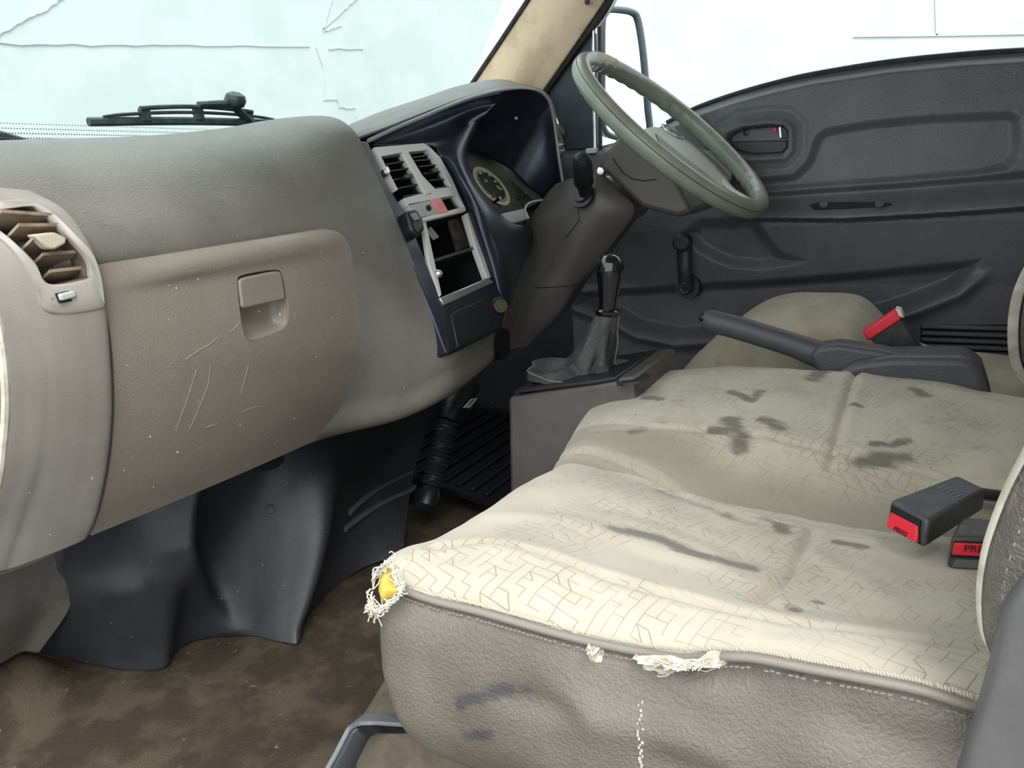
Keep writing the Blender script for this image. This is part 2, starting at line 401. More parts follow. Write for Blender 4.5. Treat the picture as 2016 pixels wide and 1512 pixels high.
# ------------------------------------------------------------------ setting: outside
def slab(name, lo, hi, material, label=None):
    m = M(); lo, hi = V3(lo), V3(hi); m.box((lo + hi) / 2, (hi - lo) / 2)
    return build(name, m, material, kind='structure', label=label, loc=(lo + hi) / 2)
slab('ground', (-7, -6, -1.0), (8, 7, -0.9), GROUND, 'grey asphalt yard under the truck')
wall_front = slab('wall_front', (-5, 5.0, -0.9), (6.3, 5.2, 4.2), WALLM, 'white painted wall beyond the windscreen')
wall_right = slab('wall_right', (6.0, -6, -0.9), (6.2, 5.0, 4.2), WALLM, 'white painted wall beyond the driver window')
for pts, w in (([(2.5557,4.995,1.7139),(3.2239,4.995,1.7829),(4.1727,4.995,1.8817),(5.2595,4.995,1.9938)], .008), ([(5.4936,4.995,2.0022),(6.3786,4.995,2.0928),(7.5225,4.995,2.2101),(8.8476,4.995,2.3515)], .018),
               ([(2.4999,4.995,1.7215),(2.7072,4.995,1.8549),(2.8491,4.995,1.9325),(3.02,4.995,2.0408)], .014), ([(5.459,4.995,2.14),(5.531,4.995,2.2688),(5.6508,4.995,2.4658)], .010),
               ([(5.4624,4.995,2.1574),(5.6906,4.995,2.3083),(6.0203,4.995,2.5157)], .012), ([(5.459,4.995,2.14),(5.597,4.995,2.1831),(5.7245,4.995,2.2257)], .008),
               ([(8.4465,4.995,2.911),(7.9526,4.995,2.5164),(7.4139,4.995,2.1826),(7.0982,4.995,1.9158),(6.9765,4.995,1.7135)], .009),
               ([(5.3386,4.995,1.9982),(5.3623,4.995,1.9153),(5.4086,4.995,1.8421),(5.3524,4.995,1.5498),(5.5499,4.995,1.5653),(5.5577,4.995,1.4934),(5.7933,4.995,1.4954),(5.7767,4.995,1.406)], .007)):
    m = M(); strip(m, lin_arc(pts, 24) + np.c_[rng.normal(0, .004, 24), np.zeros(24), rng.normal(0, .004, 24)], w, (0, -1, 0), .004)
    build('crack', m, CRACK, wall_front)
for pts in ([(5.995,0.5939,1.5394),(5.995,0.0534,1.4689),(5.995,-0.4956,1.4026)], [(5.995,0.0686,1.471),(5.995,0.0803,1.5965),(5.995,0.092,1.7238)]):
    m = M(); strip(m, lin_arc(pts, 8), .014, (-1, 0, 0), .004); build('joint', m, CRACK, wall_right)

# ------------------------------------------------------------------ setting: cab shell
xs = np.linspace(0.0, 1.46, 74); ys = np.linspace(-0.45, 1.36, 92)
G = np.zeros((len(ys), len(xs), 3))
for i, y in enumerate(ys):
    for j, x in enumerate(xs):
        z = .07 * smooth01((y - 1.06) / .12) * smooth01((.27 - x) / .08) + .006 * noise.noise((x * 9, y * 9, 1.7))
        z += .05 * smooth01((y - 1.0) / .3) * smooth01((x - .6) / .1)
        G[i, j] = (x, y, z - .004)
m = M(); m.shell(G, (0, 0, -.03)); build('floor', m, FLOORM, kind='structure', label='dirty brown carpeted cab floor', loc=(0.7, 0.5, 0))
slab('wall_back', (0.0, -0.48, 0.0), (1.5, -0.44, 1.38), ROOFM)
slab('ceiling', (-0.02, -0.48, 1.33), (1.5, 0.80, 1.40), ROOFM, 'cab roof lining')
slab('wall_left', (-0.01, -0.48, 0.0), (0.04, -0.26, 1.38), PAINT)
slab('trim_1', (0.0, 0.3, -0.12), (1.5, 0.34, -0.03), PAINT)
m = M(); m.prism([(0.0, 1.36, -.05), (0.0, 1.15, .765), (0.0, 1.19, .765), (0.0, 1.40, -.05)], (1.5, 0, 0))
build('wall_bulkhead', m, FOOT, kind='structure', loc=(.7, 1.3, .3))

m = M(); m.prism([(1.455, .79, -.05), (1.455, 1.40, -.05), (1.455, 1.14, .765), (1.455, .79, .765)], (.03, 0, 0))
build('wall_kick_right', m, FOOT, kind='structure', loc=(1.46, 1.0, .3))
# windscreen with its frit band of dots
wa, wb = np.array((0.0, 1.150, .765)), np.array((0.0, .775, 1.385))
wn = np.cross(wb - wa, (1, 0, 0)); wn /= np.linalg.norm(wn)
if wn[1] > 0: wn = -wn
m = M(); m.hexa([wa + (-.0, 0, 0), wa + (1.43, 0, 0), wb + (1.43, 0, 0), wb], [wa - wn * .005, wa + (1.43, 0, 0) - wn * .005, wb + (1.43, 0, 0) - wn * .005, wb - wn * .005])
win1 = build('window_1', m, GLASS, kind='structure', label='green tinted windscreen', loc=(.7, .96, 1.07))
m = M(); wd = (wb - wa) / np.linalg.norm(wb - wa)
for r in range(8):
    for k in range(150):
        c = wa + wd * (.020 + r * .0070) + np.array((.16 + k * .0040 + (r % 2) * .002, 0, 0)) + wn * .001
        s = .0021 - .00015 * r
        m.add([c - s * V3((1, 0, 0)), c + s * wd, c + s * V3((1, 0, 0)), c - s * wd], [(0, 1, 2, 3)])
build('frit_dots', m, FRIT, win1, kind='stuff', recalc=False)

# wipers, outside the glass
def wiper(root_label, tip, end, bow, full):
    t = thing('windscreen_wiper', root_label, 'wiper', tip)
    a, b = V3(tip), V3(end); d = b - a; up = V3((0, -.25, 1))
    n = 15; path = np.array([a + d * s + up * bow * .25 * math.sin(math.pi * s) for s in np.linspace(0, 1, n)])
    m = M(); m.tube(path, .0058, 6, flat=1.2); build('rubber_blade', m, WIPERM, t)
    if not full: return
    m = M(); m.tube(np.array([a + d * s + up * (.0055 + bow * (math.sin(math.pi * s)) ** .8) for s in np.linspace(.06, .94, n)]), [.002] + [.0042] * (n - 2) + [.002], 6, flat=.7); build('bridge', m, WIPERM, t)
    m = M(); m.tube(np.array([a + d * s + up * (.012 + bow * 1.25 * math.sin(math.pi * s)) for s in np.linspace(.22, .80, n)]), .0048, 6, flat=.8); build('carrier', m, WIPERM, t)
    for s in (.24, .5, .78):
        m = M(); m.box(a + d * s + up * (.004 + bow * math.sin(math.pi * s) * .9), (.010, .004, .011)); build('claw', m, WIPERM, t, bevel=.002)
    if full:
        m = M(); m.lathe([(.006, -.010), (.016, -.008), (.020, .002), (.017, .012), (.007, .017)], a + d * .70 + up * .038, (0, -.3, 1), 12); build('pivot_cap', m, WIPERM, t)
        m = M(); m.tube([a + d * .50 + up * .030, a + d * .68 + up * .034, a + d * .78 + up * .004, a + d * .84 + up * -.014], [.006, .008, .009, .008], 8); build('arm', m, WIPERM, t)
wiper('black wiper with a round pivot lying along the windscreen above the dash', (0.4771,1.17,0.8357), (0.8954,1.17,0.8453), .012, True)
wiper('black wiper end just showing at the far edge of the windscreen', (0.2263,1.17,0.8326), (0.3813,1.17,0.8007), .02, False)

# ------------------------------------------------------------------ right side: pillar, door, mirror
pil = M()
a = [(1.42,1.0084,0.9417),(1.42,0.9213,1.025),(1.42,0.834,1.1105)]; b = [(1.42,0.8421,0.9019),(1.42,0.7554,0.9911),(1.42,0.6672,1.0832)]
a = list(V3(a)); b = list(V3(b)); a.append(a[-1] + (a[-1] - a[0]) * 1.35); b.append(b[-1] + (b[-1] - b[0]) * 1.35)
A3, B3 = lin_arc(a, 14), lin_arc(b, 14)
mid = (A3 + B3) / 2 + np.array((-.022, -.01, 0))
m = M(); m.shell(np.stack([A3 + (-.004, .02, 0), (A3 * .7 + B3 * .3) + (-.02, 0, 0), mid, (A3 * .25 + B3 * .75) + (-.018, 0, 0), B3], 1), (.05, .01, 0))
t2 = build('trim_2', m, PILLAR, kind='structure', label='cream windscreen pillar trim', loc=(1.42, .85, 1.0), bevel=.003)
m = M(); m.tube(np.array(A3) + (-.006, .022, .0), .006, 8); build('rubber_seal', m, SEAL, t2)
for s in (.97,):
    c = V3(a[0]) * (1 - s) + V3(a[2]) * s + (V3(b[0]) - V3(a[0])) * .8 + (-.022, 0, 0)
    m = M(); m.lathe([(.006, 0), (.006, .003), (.003, .004)], c, (-1, 0, 0), 12); build('trim_clip', m, SEAL, t2)

door = thing('door_1', 'grey plastic driver door with a window crank and armrest', 'door', (1.45, .25, 0))
door['kind'] = 'structure'
# door card: a height field over (y, z)
topc = np.array([(0.7909,0.7703),(0.7219,0.766),(0.6472,0.7771),(0.5492,0.8019),(0.4794,0.8275),(0.3913,0.8475),(0.3129,0.8599),(0.2383,0.8679),(0.0987,0.8734),(-0.0297,0.8704),(-0.1223,0.8643),(-0.1861,0.8592)])
topc = topc[np.argsort(topc[:, 0])]
ny, nz = 400, 330
yy = np.linspace(.80, -.30, ny)
zt = np.interp(yy, topc[:, 0], topc[:, 1])
Y = np.repeat(yy[None], nz, 0); Z = np.array([.06 + (zt - .06) * s for s in np.linspace(0, 1, nz)])
ztop = np.repeat(zt[None], nz, 0)
def yz(p): return [(q[1], q[2]) for q in p]
inset = yz([(1.45,0.2227,0.7586),(1.45,0.2054,0.767),(1.45,0.126,0.7733),(1.45,0.0198,0.7743),(1.45,-0.1106,0.7676),(1.45,-0.1292,0.7532),(1.45,-0.1345,0.7033),(1.45,-0.1311,0.6789),(1.45,-0.1163,0.656),(1.45,-0.0654,0.6442),(1.45,0.0645,0.6402),(1.45,0.2064,0.6369),(1.45,0.3562,0.633),(1.45,0.5275,0.6371),(1.45,0.527,0.6881),(1.45,0.3569,0.6774),(1.45,0.2675,0.6822),(1.45,0.2448,0.7034),(1.45,0.2339,0.7394)])
cupo = yz([(1.45,0.4178,0.7482),(1.45,0.4091,0.772),(1.45,0.3777,0.7849),(1.45,0.3206,0.7858),(1.45,0.2875,0.7807),(1.45,0.2739,0.7662),(1.45,0.2718,0.725),(1.45,0.2837,0.7114),(1.45,0.3509,0.7122),(1.45,0.3944,0.7218)])
cupi = yz([(1.45,0.4079,0.7517),(1.45,0.4014,0.7681),(1.45,0.3734,0.7803),(1.45,0.3205,0.7807),(1.45,0.2895,0.7757),(1.45,0.28,0.7647),(1.45,0.279,0.7297),(1.45,0.2891,0.7191),(1.45,0.3511,0.7196),(1.45,0.3901,0.73)])
scoop = yz([(1.45,0.5103,0.5638),(1.45,0.4784,0.5176),(1.45,0.4431,0.4937),(1.45,0.3991,0.4759),(1.45,0.3317,0.4698),(1.45,0.2513,0.4827),(1.45,0.2256,0.4935),(1.45,0.2839,0.5164),(1.45,0.317,0.558),(1.45,0.3338,0.5916),(1.45,0.4687,0.5968)])
pocket = yz([(1.45,0.7809,0.419),(1.45,0.6762,0.4313),(1.45,0.5052,0.4443),(1.45,0.3314,0.455),(1.45,0.1244,0.4731),(1.45,-0.0147,0.4886),(1.45,-0.0924,0.4967),(1.45,-0.0816,0.4719),(1.45,-0.0497,0.4333),(1.45,0.0248,0.3958),(1.45,0.1287,0.3575),(1.45,0.2631,0.3351),(1.45,0.4285,0.3173),(1.45,0.525,0.3062),(1.45,0.6263,0.3228),(1.45,0.6788,0.3521),(1.45,0.7825,0.3863)])
L1 = np.array([(1.45,0.4456,0.633),(1.45,0.3195,0.6301),(1.45,0.2062,0.6327),(1.45,0.0642,0.6342),(1.45,-0.0659,0.6384),(1.45,-0.1773,0.6392)]); L1 = L1[np.argsort(L1[:, 1])]
L2 = np.array([(1.45,0.4455,0.597),(1.45,0.2964,0.5912),(1.45,0.1746,0.5853),(1.45,0.0341,0.5879),(1.45,-0.0696,0.5913),(1.45,-0.1814,0.5966)]); L2 = L2[np.argsort(L2[:, 1])]
z1 = np.interp(Y, L1[:, 1], L1[:, 2]); z2 = np.interp(Y, L2[:, 1], L2[:, 2])
h = np.zeros_like(Y)
upper = smooth01((Z - z1) / .02)
h += .016 * upper
h -= .013 * smooth01(-sd_poly(Y, Z, inset) / .022) * upper
d = sd_poly(Y, Z, cupo); h += .006 * smooth01(1 - np.abs(d) / .012); h -= .010 * smooth01(1 - np.abs(d - .024) / .014) * 0.3
h -= .026 * smooth01(-sd_poly(Y, Z, cupi) / .004)
arm = np.clip((z1 - Z) / (z1 - z2), 0, 1); below = smooth01((z2 - Z) / .012)
fade = smooth01((.42 - Y) / .10)
h += fade * (.038 * smooth01(arm) * (1 - below) + .004 * below)
h -= .018 * smooth01(-sd_poly(Y, Z, scoop) / .03) * (1 - upper)
dp_ = sd_poly(Y, Z, pocket); zmid = np.interp(Y, [-.1, .3, .75], [.46, .42, .42])
h -= .030 * smooth01(-dp_ / .028)
h += .016 * np.exp(-((dp_ - .010) / .014) ** 2) * smooth01((zmid - Z) / .04 + .5)
h -= .020 * smooth01(1 - (ztop - Z) / .020)
h -= .11 * np.clip(Z - .74, -.14, .2)
h -= .16 * np.clip(.57 - Z, 0, .13) - .010
m = M(); m.shell(np.stack([1.45 - h, Y, Z], 2), (.05, 0, 0))
build('door_card', m, DOORM, door, angle=50)
belt = np.array([(1.462, y, z + .004) for y, z in topc if y < .60])
m = M(); m.tube(arc(belt, 40), .0065, 8); build('belt_seal', m, SEAL, door)
m = M(); m.tube(arc(belt + (.012, 0, .006), 40), .004, 6); build('belt_strip', m, CHROME, door)
# inner handle
c = [(1.462,0.4085,0.754),(1.462,0.2835,0.7467),(1.462,0.284,0.7291),(1.462,0.2932,0.7215),(1.462,0.3514,0.7228),(1.462,0.3884,0.7331)]
m = M(); m.prism(c, (-.019, 0, 0)); build('door_handle', m, DOORDARK, door, bevel=.003, seg=3)
c = [(1.463,0.4098,0.7552),(1.463,0.4033,0.7696),(1.463,0.3761,0.7809),(1.463,0.3229,0.7802),(1.463,0.2916,0.7753),(1.463,0.2821,0.7652),(1.463,0.2815,0.7445)]
m = M(); m.prism(c, (-.004, 0, 0)); build('cup_plate', m, DOORDARK, door)
rg = np.array([(1.436,0.4089,0.7474),(1.436,0.4015,0.77),(1.436,0.3725,0.782),(1.436,0.318,0.7831),(1.436,0.2862,0.7781),(1.436,0.2747,0.7649),(1.436,0.2737,0.7272),(1.436,0.2846,0.7157),(1.436,0.3482,0.7163),(1.436,0.3892,0.7268)])
m = M(); m.tube(closed_curve(rg, 80), .0052, 8, closed=True); build('handle_bezel', m, DOORM, door)
c = [(1.462,0.3017,0.7752),(1.462,0.2914,0.7742),(1.462,0.2839,0.7643),(1.462,0.2836,0.7498),(1.462,0.3011,0.7503)]
m = M(); m.prism(c, (-.012, 0, 0)); lk = build('lock_button', m, BLACKPL, door, bevel=.002)
m = M(); m.prism([(1.449,0.3016,0.7748),(1.449,0.2985,0.7745),(1.449,0.2959,0.7538),(1.449,0.299,0.752)], (-.003, 0, 0)); build('lever_edge', m, CHROME, lk)
m = M(); m.prism([(1.4515,0.3144,0.775),(1.4515,0.3072,0.7743),(1.4515,0.307,0.7661),(1.4515,0.3132,0.7656)], (-.004, 0, 0)); build('lock_mark', m, RED, door, label='small red lock mark')
m = M(); m.lathe([(.007, 0), (.007, .004), (.003, .005)], (1.4555,0.3701,0.7697), (-1, 0, 0), 14); build('screw', m, BLACKPL, door)
# armrest slot
c = [(1.401,0.2291,0.6125),(1.401,0.2115,0.6179),(1.401,0.0907,0.6121),(1.401,0.075,0.6075),(1.401,0.09,0.6003),(1.401,0.2189,0.6028)]
m = M(); m.prism(c, (-.004, 0, 0)); sl = build('armrest_slot', m, VOID, door, bevel=.001)
for p in ((1.397,0.2011,0.6125), (1.397,0.0975,0.6078)):
    m = M(); m.lathe([(.009, 0), (.008, .004), (.003, .005)], p, (-.7, 0, .7), 12); build('slot_clip', m, DOORM, sl)
# window crank
t_crank = M()
p0, p1 = V3((1.425,0.5008,0.5415)), V3((1.425,0.4957,0.4361))
n = 9; t_crank.tube([p0 + (p1 - p0) * s + (-.012 * math.sin(math.pi * s * .9), 0, 0) for s in np.linspace(-.08, 1.1, n)], [.012, .019, .0175, .0165, .0165, .016, .0165, .0165, .010], 12, flat=.55, up=(1, 0, 0))
ck = build('window_crank', t_crank, DOORDARK, door)
m = M(); m.lathe([(.020, -.004), (.022, .006), (.021, .020), (.016, .024)], p0 + (-.004, 0, 0), (-1, 0, 0), 24); build('crank_knob', m, DOORDARK, ck, bevel=.002)
m = M(); m.lathe([(.014, 0), (.015, .010), (.011, .014), (.007, .013)], p1 + (-.006, 0, 0), (-1, 0, 0), 20); build('crank_boss', m, DOORDARK, ck)
m = M(); m.lathe([(.006, 0), (.005, .001)], p1 + (-.0195, 0, 0), (-1, 0, 0), 14); build('spindle_hole', m, VOID, ck)
m = M(); m.lathe([(.030, 0), (.028, .012)], p1 + (.018, 0, 0), (-1, 0, 0), 20); build('crank_plate', m, DOORDARK, ck)
# speaker louvres
lou = [((1.437,0.0089,0.3539),(1.437,-0.1537,0.36)),((1.437,0.008,0.34),(1.437,-0.1549,0.3464)),((1.437,0.0071,0.3261),(1.437,-0.1561,0.3327)),((1.437,0.0062,0.3132),(1.437,-0.1573,0.3194)),((1.437,0.0054,0.3002),(1.437,-0.1584,0.3061))]
m = M(); m.prism([(1.44,0.0111,0.3586),(1.44,-0.1552,0.3646),(1.44,-0.1609,0.3004),(1.44,0.0069,0.294)], (.003, 0, 0)); build('louvre_recess', m, VOID, door)
for q0, q1 in lou:
    m = M(); m.box((V3(q0) + V3(q1)) / 2, (.006, abs(q0[1] - q1[1]) / 2, .0042), None); build('louvre', m, DOORM, door, bevel=.002)
# quarter panel and glass channel of the door window
c = [(1.44,0.8386,0.8982),(1.44,0.79,0.9503),(1.44,0.7146,1.02),(1.44,0.7191,0.7646),(1.44,0.7974,0.7661),(1.44,0.8126,0.833)]
m = M(); m.prism(c, (.03, 0, 0)); build('quarter_panel', m, mat('quarter_black', (44, 52, 60), 0.55, (56, 62, 68), 14), door, bevel=.003)
q = np.array([(1.436,0.8435,0.8985),(1.436,0.788,0.953),(1.436,0.7205,1.0204),(1.436,0.6614,1.0827)])
m = M(); m.tube(arc(q, 16), .013, 8, flat=.6); build('frame_seal', m, SEAL, door)
q = np.array([(1.438,0.6985,1.0281),(1.438,0.673,1.0537),(1.438,0.6526,1.0816)])
m = M(); m.tube(arc(q, 8), .004, 8); build('frame_strip', m, CHROME, door)
q = np.array([(1.438,0.7112,1.0235),(1.438,0.7142,0.891),(1.438,0.717,0.7644)])
m = M(); m.tube(arc(q, 8), .0045, 8); build('window_channel', m, CHROME, door)
q = np.array([(1.44,0.6969,1.0281),(1.44,0.7007,0.9007),(1.44,0.7049,0.7635)])
m = M(); m.tube(arc(q, 8), .005, 8); build('channel_rubber', m, SEAL, door)
m = M(); m.box((1.43,0.7217,0.759), (.012, .012, .006)); build('channel_foot', m, SILVER, door, bevel=.002)
m = M(); m.hexa([(1.470, .715, .74), (1.470, -.3, .80), (1.455, -.3, 1.38), (1.455, .45, 1.38)], [(1.475, .715, .74), (1.475, -.3, .80), (1.460, -.3, 1.38), (1.460, .45, 1.38)])
build('window_2', m, GLASS2, kind='structure', label='clear driver door window', loc=(1.47, .2, 1.0))
slab('wall_right_cab', (1.46, -.48, 0.0), (1.5, -.30, 1.38), ROOFM)

mir = thing('side_mirror', 'tall white wing mirror in a dark frame outside the driver window', 'mirror', (1.72,0.7468,0.7968))
fr = np.array([(1.6701,0.7796,1.0605),(1.6749,0.776,1.0965),(1.6875,0.7666,1.11),(1.7144,0.7464,1.1108),(1.7441,0.7241,1.1056),(1.7575,0.7141,1.0889),(1.7676,0.7065,1.0249),(1.7737,0.7019,0.9494),(1.7786,0.6983,0.8658),(1.78,0.6972,0.8041),(1.7352,0.7308,0.7931),(1.6929,0.7626,0.7978),(1.6681,0.7811,0.8144),(1.6633,0.7848,0.8567),(1.6668,0.7821,0.9629)])
mn = np.array((.6, .8, 0))
m = M(); m.tube(closed_curve(fr, 60), .0075, 8, closed=True); build('mirror_frame', m, mat('mirror_frame', (92, 106, 112), 0.4), mir)
m = M(); m.prism(closed_curve(fr, 40) + mn * .004, mn * .008); build('mirror_face', m, MIRRORM, mir)
m = M(); m.prism(closed_curve(fr, 40) + mn * .014, mn * .03); build('mirror_shell', m, PAINT, mir, bevel=.006)
m = M(); m.tube([(1.74,0.8174,0.8498), (1.6,0.812,0.8406), (1.47, .80, .80)], .008, 8); build('mirror_arm', m, SEAL, mir)

# ------------------------------------------------------------------ dashboard
dash = thing('dashboard', 'taupe moulded dashboard running under the windscreen', 'dashboard', (.4, .9, .34))
prof = {
 .118:  [(1.13,.765),(1.0,.775),(.905,.776),(.85,.757),(.80,.715),(.775,.66),(.775,.60),(.78,.55),(.80,.49),(.845,.39),(.885,.334),(1.0,.33)],
 .157: [(1.13,.765),(1.0,.778),(.900,.777),(.835,.754),(.782,.712),(.736,.657),(.775,.61),(.785,.557),(.80,.501),(.850,.388),(.880,.330),(1.0,.33)],
 .28:  [(1.13,.770),(1.0,.783),(.900,.782),(.835,.760),(.780,.718),(.733,.657),(.755,.605),(.765,.55),(.775,.49),(.82,.39),(.85,.336),(1.0,.33)],
 .40:  [(1.13,.775),(1.0,.788),(.900,.788),(.830,.767),(.775,.722),(.732,.657),(.755,.60),(.762,.54),(.768,.48),(.805,.39),(.83,.338),(1.0,.33)],
 .53:  [(1.13,.785),(.99,.801),(.886,.801),(.815,.781),(.765,.735),(.730,.662),(.718,.60),(.716,.54),(.727,.475),(.765,.40),(.812,.336),(1.0,.33)],
 .60:  [(1.11,.795),(.975,.812),(.868,.813),(.806,.793),(.765,.744),(.729,.668),(.707,.60),(.693,.54),(.686,.475),(.705,.40),(.745,.345),(1.0,.33)],
 .655: [(1.10,.80),(.97,.817),(.855,.818),(.800,.797),(.768,.748),(.734,.668),(.708,.60),(.684,.54),(.660,.475),(.660,.425),(.705,.360),(1.0,.34)],
 .72:  [(1.10,.80),(.97,.817),(.855,.818),(.800,.797),(.768,.748),(.734,.668),(.708,.60),(.684,.54),(.664,.475),(.662,.425),(.705,.365),(1.0,.34)],
 .83:  [(1.10,.80),(.97,.817),(.855,.818),(.800,.797),(.768,.748),(.734,.668),(.708,.60),(.684,.54),(.676,.475),(.676,.432),(.715,.376),(1.0,.35)],
}
kx = sorted(prof)
rows = [[(x, *prof[x][i]) for x in kx] for i in range(12)]
nu, nv = 97, 111
G = loft(rows, nu, nv)
m = M(); m.grid(G)
uend = (nu - 1) * 6 // 8; vlow = int((nv - 1) * 8.35 / 11)
keep = [f for k, f in enumerate(m.f) if not (k % (nu - 1) >= uend and k // (nu - 1) < vlow)]
m.f = keep
build('dash_pad', m, DASH, dash, solid=.006, angle=60)
E_ = G[:vlow + 1, uend]
m = M(); m.grid(np.stack([E_, E_ + (.004, .012, -.004), E_ + (.004, .05, -.02)], 1)); build('pad_edge', m, DASH, dash, solid=.002)

# end pod with its face vent
pod = thing('dash_end_pod', 'rounded grey end of the dashboard around the passenger vent', 'dash panel', (.1, .8, .31))
rid = [(0.1,0.7844,0.7285),(0.1,0.7739,0.7131),(0.1,0.7562,0.6948),(0.1,0.74,0.6675),(0.1,0.7339,0.6358),(0.1,0.7357,0.5897),(0.1,0.7437,0.5456),(0.1,0.7694,0.4865),(0.1,0.7979,0.4416),(0.1,0.8441,0.388),(0.1,0.918,0.3045)]
rgt = [(0.15,0.7923,0.723),(0.15,0.7478,0.7043),(0.15,0.7235,0.6802),(0.15,0.7111,0.6507),(0.15,0.7117,0.6108),(0.15,0.7217,0.5589),(0.15,0.7366,0.504),(0.15,0.7614,0.4477),(0.15,0.7914,0.3961),(0.15,0.8153,0.362),(0.15,0.8413,0.3344)]
rid, rgt = V3(rid), V3(rgt)
far = rid + np.array([(-.045, .06 , 0)] * 11)
midf = (rid * .45 + rgt * .55) + np.array((0, -.004, 0)); mida = rid * .8 + rgt * .2 + np.array((0, -.003, 0))
rr = [[far[i] + (-.02, .12, -.0), far[i], rid[i] * .75 + far[i] * .25 + (-.001, -.002, 0), rid[i], mida[i], midf[i], rgt[i], rgt[i] + (.001, .02, 0)] for i in range(11)]
inner = [(0.0886,0.7432,0.7057),(0.1093,0.746,0.7077),(0.1244,0.7476,0.7087),(0.1301,0.7448,0.7049),(0.135,0.7252,0.6806),(0.1427,0.722,0.6565),(0.1419,0.722,0.6414),(0.1384,0.722,0.6375),(0.1101,0.722,0.6372),(0.1048,0.722,0.6578),(0.0962,0.7248,0.6836),(0.0893,0.738,0.6996)]
outer = [(0.0902,0.7508,0.7144),(0.1139,0.7528,0.7156),(0.1276,0.7536,0.7158),(0.1357,0.7452,0.7051),(0.1418,0.7268,0.6819),(0.1493,0.722,0.6558),(0.1495,0.722,0.6168),(0.1443,0.722,0.6076),(0.1054,0.722,0.6101),(0.0993,0.722,0.6336),(0.0912,0.722,0.6781),(0.0808,0.7364,0.6983)]
ci, co = closed_curve(inner, 96), closed_curve(outer, 96)
PG = loft(rr, 171, 201)
m = M(); m.grid(PG); cenf = PG.reshape(-1, 3)[np.array(m.f)].mean(1)
hid = sd_poly(cenf[:, 0], cenf[:, 2], (ci * .7 + co * .3)[:, [0, 2]]) < 0
m.f = [f for f, q in zip(m.f, hid & (cenf[:, 1] < .80)) if not q]
podface = build('pod_face', m, POD, pod, angle=60, solid=.003)
pbv = bvh_of(M().grid(PG))
co = np.array([drop(pbv, p, (0, 1, 0)) for p in co]); ci2 = np.array([drop(pbv, p, (0, 1, 0)) for p in ci])
sv = thing('side_air_vent', 'passenger side air vent with dusty tan slats', 'air vent', np.mean(V3(outer), 0))
m = M(); m.grid(np.array([co + (0, .004, 0), co + (0, -.0025, 0), co * .9 + ci2 * .1 + (0, -.0045, 0), co * .55 + ci2 * .45 + (0, -.003, 0), co * .1 + ci2 * .9 + (0, -.003, 0), ci2 + (0, -.0015, 0), ci2 + (0, .006, 0)]), cu=True); vf = build('vent_frame', m, PODFRAME, sv, angle=50)
i3 = ci2
m = M(); m.grid(np.stack([i3 + (0, .004, 0), i3 + (0, .055, 0)], 0), cu=True); m.prism(i3 * np.array((1, 0, 1)) + (0, i3[:, 1].max() + .052, 0), (0, .003, 0)); build('vent_duct', m, mat('duct_dust', (96, 84, 70), 0.9, (58, 50, 46), 30), sv)
for p in [[(0.0918,0.7524,0.7027),(0.1372,0.7496,0.6961)],[(0.0982,0.7416,0.6894),(0.1414,0.742,0.6863)],[(0.1044,0.734,0.6771),(0.142,0.734,0.6744)],[(0.1097,0.734,0.6616),(0.1469,0.734,0.6602)],[(0.1127,0.734,0.6455),(0.1486,0.734,0.6446)]]:
    a, b = V3(p[0]), V3(p[1])
    m = M(); m.hexa([a + (0, -.010, .002), b + (0, -.010, .002), b + (0, -.010, .005), a + (0, -.010, .005)], [a + (0, .022, -.012), b + (0, .022, -.012), b + (0, .022, -.009), a + (0, .022, -.009)])
    build('slat', m, DUSTY, sv)
for p in [[(0.1569,0.7688,0.7018),(0.1438,0.748,0.6765)],[(0.1506,0.7512,0.6799),(0.1454,0.748,0.6334)],[(0.1329,0.748,0.6727),(0.132,0.748,0.6334)]]:
    a, b = V3(p[0]), V3(p[1])
    m = M(); m.hexa([a + (-.001, 0, 0), a + (.001, 0, 0), b + (.001, 0, 0), b + (-.001, 0, 0)], [a + (-.001, .016, 0), a + (.001, .016, 0), b + (.001, .016, 0), b + (-.001, .016, 0)])
    build('vane', m, DUSTY, sv)
m = M(); m.prism([(0.1026,0.7192,0.6834),(0.1236,0.7212,0.6839),(0.1313,0.7168,0.6779),(0.1291,0.716,0.6724),(0.1169,0.716,0.668),(0.1115,0.716,0.6695)], (0, .014, 0)); build('vent_tab', m, mat('dusty_tab', (170, 160, 142), .6), sv, bevel=.002)
m = M(); m.prism([(0.1095,0.7172,0.6282),(0.1368,0.7172,0.6298),(0.1374,0.7172,0.6189),(0.1113,0.7172,0.6188)], (0, .002, 0)); tw = build('thumbwheel_slot', m, VOID, sv)
m = M(); m.prism([(0.1106,0.7135,0.6276),(0.1261,0.7135,0.6286),(0.1271,0.7135,0.6221),(0.1114,0.7135,0.6208)], (0, .006, 0)); build('thumbwheel', m, PALEGREY, tw, bevel=.0018, seg=3)
m = M(); m.prism([(0.1037,0.7158,0.6254),(0.1062,0.7158,0.6254),(0.106,0.7158,0.6226),(0.1036,0.7158,0.6225)], (0, .002, 0)); build('closed_mark', m, DUSTY, tw)
m = M(); m.prism([(0.1387,0.7158,0.6241),(0.1437,0.7158,0.6253),(0.1432,0.7158,0.6209),(0.1396,0.7158,0.621)], (0, .002, 0)); build('open_mark', m, DUSTY, tw)
# rubber weather strip at the door end
m = M(); m.tube(arc(V3([(0.055,0.7253,0.6449),(0.055,0.7203,0.6088),(0.055,0.7269,0.5713),(0.055,0.7408,0.5318),(0.055,0.7646,0.4892),(0.055,0.7959,0.4429),(0.055,0.8528,0.389)]) , 30), .004, 8); build('weather_strip', m, CREAM, pod, label='pale weather strip')

